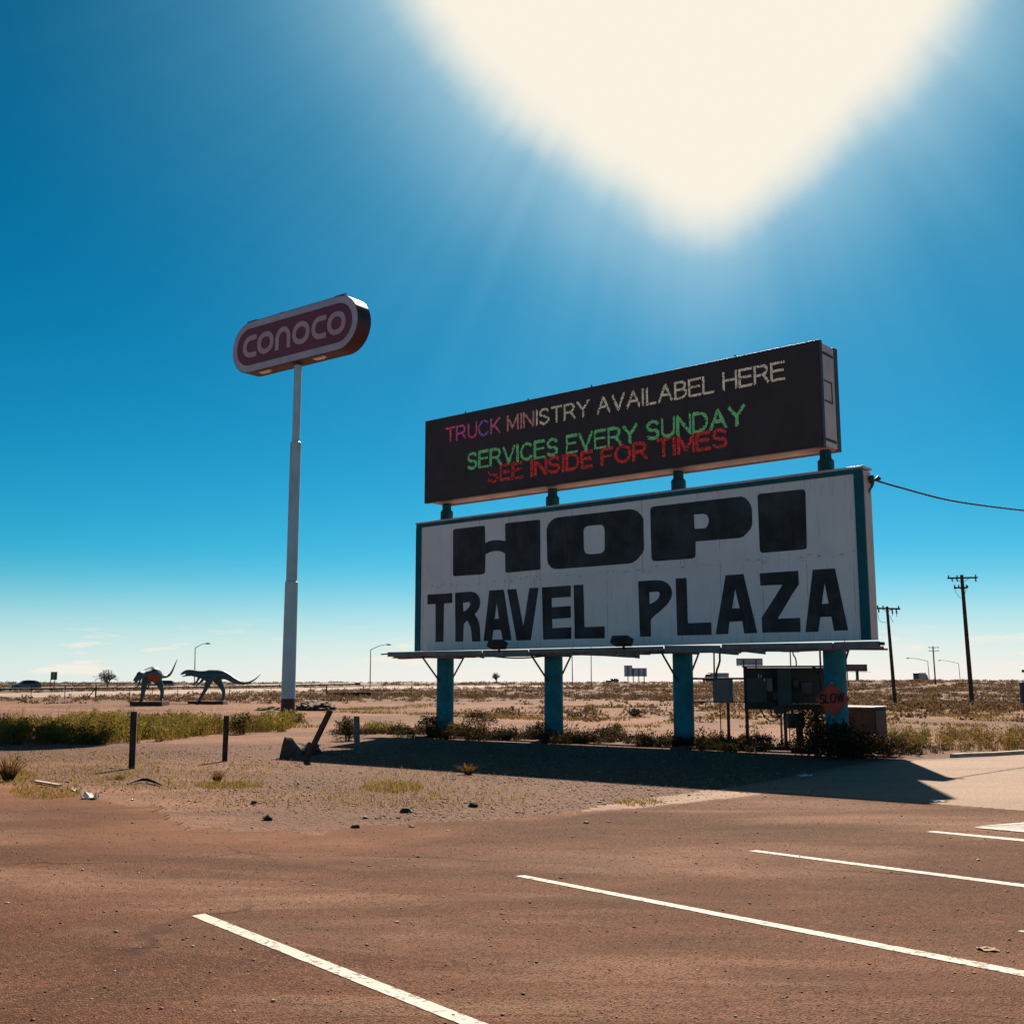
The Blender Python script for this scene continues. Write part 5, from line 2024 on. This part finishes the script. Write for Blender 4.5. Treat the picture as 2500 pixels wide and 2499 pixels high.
truck("white-trailered lorry with a dark cab seen behind the meter cabinet", 1748, 507, HV(1748, 507, 1664.5), (-.86, -.5), (-6.6, 3.6, 1.0, 4.1),
      [(6.9, .6), (6.9, 1.5), (6.6, 1.75), (5.6, 1.9), (5.2, 2.75), (4.9, 3.4), (3.9, 3.75), (3.7, 3.75), (3.7, .7)], (-5.6, -4.4, 3.3, 4.4, 6.0))
truck("grey box truck on the skyline right of the leaning power poles", 2249, 483, HV(2249, 483, 1664.5), (.74, .67), (-4.2, 2.2, .9, 3.9),
      [(4.6, .5), (4.6, 1.4), (4.3, 1.7), (3.9, 2.6), (3.6, 3.0), (2.5, 3.5), (2.3, 3.5), (2.3, .6)], (-2.8, 3.4))
#PLANTS
# ================================================================== plants
GREEN = [(.130, .112, .024), (.090, .088, .020), (.175, .132, .034), (.060, .058, .018)]
OLIVE = [(.090, .075, .025), (.060, .055, .020), (.120, .085, .030)]
BROWN = [(.085, .050, .028), (.060, .038, .022), (.115, .070, .038)]
STRAW = [(.190, .130, .055), (.150, .100, .045), (.110, .075, .035)]
DARK = [(.022, .025, .010), (.034, .029, .013), (.042, .026, .014)]  # dark leaf tones with the shade of backlit plants put into the colour


def scatter_poly(poly, n):
    p = np.array(poly)
    lo, hi = p.min(0), p.max(0)
    out = np.zeros((0, 2))
    while len(out) < n:
        q = rng.uniform(lo, hi, (n * 2, 2))
        q = q[poly_sd(q[:, 0], q[:, 1], poly) > 0]
        out = np.concatenate([out, q])
    return out[:n]


def on_ground(xy):
    return np.column_stack([xy, H(xy[:, 0], xy[:, 1])])


def plant_mass(centres, r, h, nb, nl, cols, stem_cols, leaf=.035, lean=.5, bw=.012):
    """many bushy weeds: radiating stems and small leaves round each centre"""
    k = len(centres)
    C = np.repeat(centres, nb, 0)
    rr, hh = np.repeat(r, nb), np.repeat(h, nb)
    a = rng.uniform(0, 6.283, k * nb)
    q = np.sqrt(rng.random(k * nb)) * rr * .35
    P = C + np.stack([np.cos(a) * q, np.sin(a) * q, np.zeros(k * nb)], 1)
    B = blades(P, hh * rng.uniform(.5, 1.08, k * nb), rng.uniform(.6, 1.3, k * nb) * bw, rng.uniform(.1, lean, k * nb), pick(stem_cols, k * nb), a)
    parts = [B]
    if nl:
        C = np.repeat(centres, nl, 0)
        rr, hh = np.repeat(r, nl), np.repeat(h, nl)
        a = rng.uniform(0, 6.283, k * nl)
        u = rng.random(k * nl) ** .7
        q = np.sqrt(rng.random(k * nl)) * rr * (1.15 - .75 * u)
        L = C + np.stack([np.cos(a) * q, np.sin(a) * q, hh * (.08 + .9 * u)], 1)
        base = np.repeat(pick(cols, k), nl, 0)
        parts.append(leaves(L, rng.uniform(.5, 1.4, k * nl) * leaf, base * rng.uniform(.7, 1.3, (k * nl, 1)), .3))
    return merge(parts)


# tall green weeds along the left edge of the lot
WEED = [(hit(-120, 1822).x, hit(-120, 1822).y)] + [(hit(*p).x, hit(*p).y) for p in ((0, 1819), (150, 1817), (300, 1815), (400, 1809), (470, 1800), (540, 1792), (620, 1787), (690, 1786))] + [(-8.2, 42), (-14, 41), (-24, 40)]
c = on_ground(scatter_poly(WEED, 900))
fx = sstep((-5.8 - c[:, 0]) / 3.5)
hgt = (.31 + .36 * fx) * (.8 + .35 * waves(c[:, 0], c[:, 1], 1.2, 3)) * rng.uniform(.65, 1.2, 900)
V, F, T = plant_mass(c, .30 * rng.uniform(.7, 1.4, 900), hgt, 26, 70, GREEN + OLIVE, GREEN + STRAW, .034)
w1 = (V, F, T)
c2 = on_ground(scatter_poly(WEED, 160))
c2 = c2[c2[:, 0] < -6]
n = len(c2)
w2 = plant_mass(c2, np.full(n, .16), rng.uniform(.65, .98, n), 7, 10, STRAW + OLIVE, STRAW + BROWN, .018, .3)
V, F, T = merge([w1, w2])
finish(np_mesh("weeds", V, F, leaf_m, T), kind="stuff")

# low weeds and dry grass round the sign's columns, coloured dark for their backlit near side
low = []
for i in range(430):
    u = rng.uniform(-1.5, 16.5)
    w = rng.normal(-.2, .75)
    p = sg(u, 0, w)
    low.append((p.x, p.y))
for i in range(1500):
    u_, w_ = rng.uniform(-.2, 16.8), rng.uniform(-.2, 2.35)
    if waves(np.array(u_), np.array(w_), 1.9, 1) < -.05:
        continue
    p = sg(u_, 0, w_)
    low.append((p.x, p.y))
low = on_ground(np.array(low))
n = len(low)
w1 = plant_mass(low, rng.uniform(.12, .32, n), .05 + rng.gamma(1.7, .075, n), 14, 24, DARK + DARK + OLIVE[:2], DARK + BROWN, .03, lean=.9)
# right-hand verge
VERG = [(9.6, 28.0), (10.8, 26.3), (12.5, 27.0), (20, 28.8), (24, 36), (18, 36.5), (11, 35.0)]
v_ = on_ground(scatter_poly(VERG, 420))
n = len(v_)
w2 = plant_mass(v_, rng.uniform(.15, .35, n), rng.uniform(.16, .42, n), 18, 34, OLIVE + BROWN + GREEN[:2], BROWN + STRAW, .032)
V, F, T = w1
finish(np_mesh("undergrowth", V, F, scrub_m, T), kind="stuff")
V, F, T = w2
finish(np_mesh("verge_weeds", V, F, leaf_m, T), kind="stuff")

# thin yellow-green grass in patches: on the dirt by the lot and out on the field
pts = []
for px, py, rx, ry, k in ((960, 1922, 75, 14, 900), (560, 1918, 85, 8, 700), (110, 1935, 90, 18, 900), (40, 1900, 50, 20, 700), (1560, 1960, 60, 8, 300), (1000, 1900, 120, 20, 200), (450, 1905, 200, 25, 250), (750, 1915, 520, 60, 1700), (350, 1880, 330, 50, 1500), (1050, 1945, 260, 30, 700), (200, 1870, 200, 40, 1200)):
    a = rng.uniform(0, 6.283, k)
    q = np.sqrt(rng.random(k))
    for x, y in zip(px + rx * q * np.cos(a), py + ry * q * np.sin(a)):
        g_ = gz(x, y)
        pts.append((g_.x, g_.y))
pts = on_ground(np.array(pts))
n = len(pts)
near = blades(pts, rng.uniform(.02, .08, n), rng.uniform(.006, .014, n), rng.uniform(.2, 1.2, n), pick([(.16, .115, .025), (.12, .095, .02), (.19, .13, .05)], n))
fld = []
while len(fld) < 14000:
    y = rng.uniform(41, 82)
    x = rng.uniform(-.2, .52) * y
    if waves(np.array(x), np.array(y), .42, 2) + .5 * waves(np.array(x), np.array(y), 1.3, 0) > .45:
        fld.append((x, y))
fld = on_ground(np.array(fld))
n = len(fld)
far = blades(fld, rng.uniform(.05, .17, n), rng.uniform(.02, .05, n), rng.uniform(.2, 1.1, n), pick(OLIVE + STRAW + STRAW + BROWN, n))
V, F, T = merge([near, far])
finish(np_mesh("dry_grass", V, F, leaf_m, T), kind="stuff")

# desert scrub covering the flats out to the skyline
paths = [ROADP, [along(HWY_N, -0.6), along(HWY_N, 2.4)], [along(HWY_F, -0.8), along(HWY_F, 2.4)]]
Y = 46 / (1 - rng.random(60000) * (1 - 46 / 620))
Xn = rng.uniform(-.52, .54, 60000)
X = Xn * Y
dens = .02 + .50 * sstep((Y - 84) / 36) + .25 * sstep((X - 5) / 25) * sstep((Y - 50) / 40)
dens *= .25 + .95 * sstep((waves(X, Y, .10, 1) + .6 * waves(X, Y, .33, 4) + .35) / 1.0)
dens *= 1 - .45 * sstep((Y - 70) / 20) * sstep((190 - Y) / 60)
keep = rng.random(60000) < dens
for i, pa in enumerate(paths):
    w = 12.5 if i == 0 else 7.5
    for (ax_, ay_), (bx_, by_) in zip(pa, pa[1:]):
        ex, ey = bx_ - ax_, by_ - ay_
        t = np.clip(((X - ax_) * ex + (Y - ay_) * ey) / (ex * ex + ey * ey), 0, 1)
        keep &= np.hypot(X - ax_ - t * ex, Y - ay_ - t * ey) > w
# open track winding up to the right
keep &= np.abs(X - (2 + (Y - 75) * .55)) > 2.2
keep &= ~((X < -4) & (Y < 84))
X, Y = X[keep][:9500], Y[keep][:9500]
n = len(X)
print("SCRUB", n)
C = on_ground(np.column_stack([X, Y]))
size = rng.uniform(.22, .55, n) * (1 + .5 * sstep((Y - 90) / 150))
nl = 34
Cn = np.repeat(C, nl, 0)
sz = np.repeat(size, nl)
d = rng.normal(size=(n * nl, 3))
d[:, 2] = np.abs(d[:, 2]) * .75
d /= np.linalg.norm(d, axis=1)[:, None]
L = Cn + d * (sz * rng.uniform(.35, 1.0, n * nl))[:, None] * np.array([1.25, 1.25, .95])
tint = np.repeat(pick([(.16, .105, .070), (.135, .090, .058), (.18, .125, .075), (.145, .10, .055), (.11, .070, .052), (.15, .115, .05)], n), nl, 0) * rng.uniform(.7, 1.35, (n * nl, 1))
V, F, T = leaves(L, sz * rng.uniform(.14, .30, n * nl), tint, .2, .55)
finish(np_mesh("scrub", V, F, scrub_m, T), kind="stuff")


# single shrubs that stand out
def shrub(label, loc, r, h, cols, nl, leaf=.03, name="shrub", spiky=.5, group=None, nb=40):
    loc = Vector(loc)
    root = thing(name, label, "shrub" if name == "shrub" else "grass", loc, group)
    k = nb
    a = rng.uniform(0, 6.283, k)
    P = np.array(loc)[None] + np.stack([np.cos(a) * r * .12, np.sin(a) * r * .12, np.full(k, -.03)], 1)
    B = blades(P, h * rng.uniform(.55, 1.1, k), np.full(k, .016), rng.uniform(.05, r / h * spiky + .1, k), pick(BROWN, k), a)
    np_mesh("stem", B[0], B[1], leaf_m, B[2], parent=root)
    if nl:
        # leaves gathered in clumps along the stems
        m_ = max(6, nl // 22)
        ca = rng.uniform(0, 6.283, m_)
        cu = rng.uniform(.12, 1.0, m_)
        cq = np.sqrt(rng.random(m_)) * r * (1.05 - .55 * cu)
        K = np.array(loc)[None] + np.stack([np.cos(ca) * cq, np.sin(ca) * cq, cu * h * .95], 1)
        i = rng.integers(0, m_, nl)
        L = K[i] + rng.normal(size=(nl, 3)) * np.array([r * .16, r * .16, h * .10])
        L[:, 2] = np.maximum(L[:, 2], loc.z + .01)
        V, F, T = leaves(L, rng.uniform(.5, 1.4, nl) * leaf, pick(cols, m_)[i] * rng.uniform(.7, 1.3, (nl, 1)), .2)
        np_mesh("foliage", V, F, leaf_m if cols[0] in GREEN + OLIVE else scrub_m, T, parent=root)
    return root


def sat(px, py):
    return hit(px, py)


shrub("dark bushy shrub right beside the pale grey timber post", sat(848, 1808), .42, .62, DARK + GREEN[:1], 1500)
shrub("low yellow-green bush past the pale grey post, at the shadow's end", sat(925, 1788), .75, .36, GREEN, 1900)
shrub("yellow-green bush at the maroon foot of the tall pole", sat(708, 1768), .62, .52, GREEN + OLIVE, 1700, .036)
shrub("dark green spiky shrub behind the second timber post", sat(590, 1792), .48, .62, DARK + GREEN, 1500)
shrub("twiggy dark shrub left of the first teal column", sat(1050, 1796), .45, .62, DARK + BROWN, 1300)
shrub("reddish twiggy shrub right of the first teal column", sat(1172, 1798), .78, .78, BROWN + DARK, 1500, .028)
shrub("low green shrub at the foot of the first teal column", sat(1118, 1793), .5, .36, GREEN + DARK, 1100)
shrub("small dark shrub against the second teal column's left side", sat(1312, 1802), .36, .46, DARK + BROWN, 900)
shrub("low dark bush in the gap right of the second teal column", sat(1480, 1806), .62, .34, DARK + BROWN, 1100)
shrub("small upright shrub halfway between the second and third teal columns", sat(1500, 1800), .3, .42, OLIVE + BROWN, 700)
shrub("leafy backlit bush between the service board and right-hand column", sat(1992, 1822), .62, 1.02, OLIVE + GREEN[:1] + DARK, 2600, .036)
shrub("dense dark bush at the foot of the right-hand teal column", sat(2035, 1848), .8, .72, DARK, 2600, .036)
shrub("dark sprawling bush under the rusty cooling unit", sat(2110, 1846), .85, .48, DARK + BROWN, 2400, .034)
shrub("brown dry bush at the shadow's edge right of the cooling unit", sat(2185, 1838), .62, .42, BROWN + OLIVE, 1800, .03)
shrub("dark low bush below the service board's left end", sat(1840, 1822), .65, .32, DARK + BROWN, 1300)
shrub("round dark shrub alone on the pale field, seen between second and third columns", sat(1552, 1750), .42, .38, DARK, 800, .04)
shrub("straw-coloured grass clump at the front rim of the sign's shadow", sat(1143, 1890), .26, .24, STRAW, 0, name="grass_clump", spiky=1.0, nb=120)
shrub("small wiry grass clump on the dirt below the second timber post", sat(530, 1908), .22, .22, STRAW, 60, .012, name="grass_clump", spiky=.8, nb=90)
shrub("large wispy grass clump at the lot's far left edge", sat(20, 1906), .42, .46, STRAW + OLIVE, 200, .016, name="grass_clump", spiky=.8, nb=170)
shrub("little dark grass clump right of the tallest post's shadow", sat(293, 1902), .2, .12, BROWN, 60, .012, name="grass_clump", spiky=1.2, nb=80)


# bare twiggy tree beyond the road
def twig_tree(label, px, Y, w, h, seed):
    r2 = random.Random(seed)
    b = ground(px, Y)
    root = thing("bare_tree", label, "tree", b)
    trunk, crown = MB(), MB()

    def grow(p, d, L, r, lev):
        q = p + d * L
        (trunk if lev < 2 else crown).tube([p - d * .02, (p + q) / 2 + Vector((r2.uniform(-.05, .05) * L, r2.uniform(-.05, .05) * L, 0)), q], [r, r * .85, r * .65], 5, False)
        if lev >= 5:
            return
        for _ in range(3 if lev else 10):
            a = r2.uniform(0, 6.28)
            sp = r2.uniform(.35, .95) if lev else r2.uniform(.25, 1.1)
            x = d.cross(Vector((.3, .2, 1))).normalized()
            y = d.cross(x)
            nd = (d + (x * math.cos(a) + y * math.sin(a)) * sp + Vector((0, 0, .08))).normalized()
            grow(p + d * L * r2.uniform(.6, 1.0), nd, L * r2.uniform(.62, .86), max(.018, r * .6), lev + 1)
    grow(b - Vector((0, 0, .2)), Vector((0, 0, 1)), h * .43, .17, 0)
    trunk.build("trunk", wood_grey, root)
    crown.build("crown", wood_grey, root)


twig_tree("round bare-twigged tree on the skyline beyond the highway, left of the dinosaurs", 264, 200, 3.8, 2.9, 4)
twig_tree("tiny leafless sapling on the skyline right of the first teal column", 1212, 330, 2, 2.6, 8)


# loose stones: thick in the gravel ahead of the sign, thin over the lot
def stones(name, xy, z, size, cols):
    n = len(xy)
    import bmesh
    bm = bmesh.new()
    bmesh.ops.create_icosphere(bm, subdivisions=1, radius=1)
    tv = np.array([v.co[:] for v in bm.verts])[:, :]
    tf = np.array([[v.index for v in f.verts] for f in bm.faces])
    bm.free()
    if len(tv) > 12:
        tv, tf = tv[:], tf[:]
    k = len(tv)
    V = tv[None] * (1 + rng.uniform(-.28, .28, (n, k, 1)))
    V = V * np.stack([size * rng.uniform(.8, 1.5, n), size * rng.uniform(.8, 1.3, n), size * rng.uniform(.4, .85, n)], 1)[:, None, :]
    a = rng.uniform(0, 6.283, n)
    c_, s_ = np.cos(a)[:, None], np.sin(a)[:, None]
    V = np.stack([V[..., 0] * c_ - V[..., 1] * s_, V[..., 0] * s_ + V[..., 1] * c_, V[..., 2]], -1)
    V += np.column_stack([xy, z + size * .25])[:, None, :]
    F = (np.arange(n) * k)[:, None, None] + tf[None]
    return finish(np_mesh(name, V.reshape(-1, 3), F.reshape(-1, 3), stone_m, np.repeat(pick(cols, n), k, 0)), kind="stuff")


SC_ = [(.17, .085, .050), (.21, .115, .068), (.12, .060, .036), (.07, .034, .022), (.15, .078, .048), (.36, .24, .165)]
GRV = [(-14, 27), (-11, 19.5), (-6, 15.5), (-3.0, 12.0), (0, 11.8), (2.2, 13.0), (4.0, 14.2), (5.5, 18), (6.5, 24), (7, 27), (0, 32), (-4.5, 31), (-14, 30)]
xy = scatter_poly(GRV, 64000)
m_ = rng.random(len(xy)) < .25 + .75 * sstep((waves(xy[:, 0], xy[:, 1], 1.1, 2) + .7 * sstep((xy[:, 0] + 5) / 6) + .25) / 1.2)
xy = xy[m_]
xy = xy[rng.random(len(xy)) < sstep(poly_sd(xy[:, 0], xy[:, 1], GRV) / 2.6)]
stones("gravel", xy, 0.0, rng.gamma(1.5, .0029, len(xy)) + .004, SC_)
xy = np.column_stack([rng.uniform(-9, 9, 20000), rng.uniform(3.5, 17, 20000)])
xy = xy[np.abs(xy[:, 0]) < xy[:, 1] * .52 + .4]
xy = xy[poly_sd(xy[:, 0], xy[:, 1], LOT) > .1]
stones("pebbles", xy, .008, rng.gamma(1.1, .0018, len(xy)) + .0022, [(.03, .018, .014), (.045, .026, .02), (.13, .085, .065), (.40, .33, .27)])
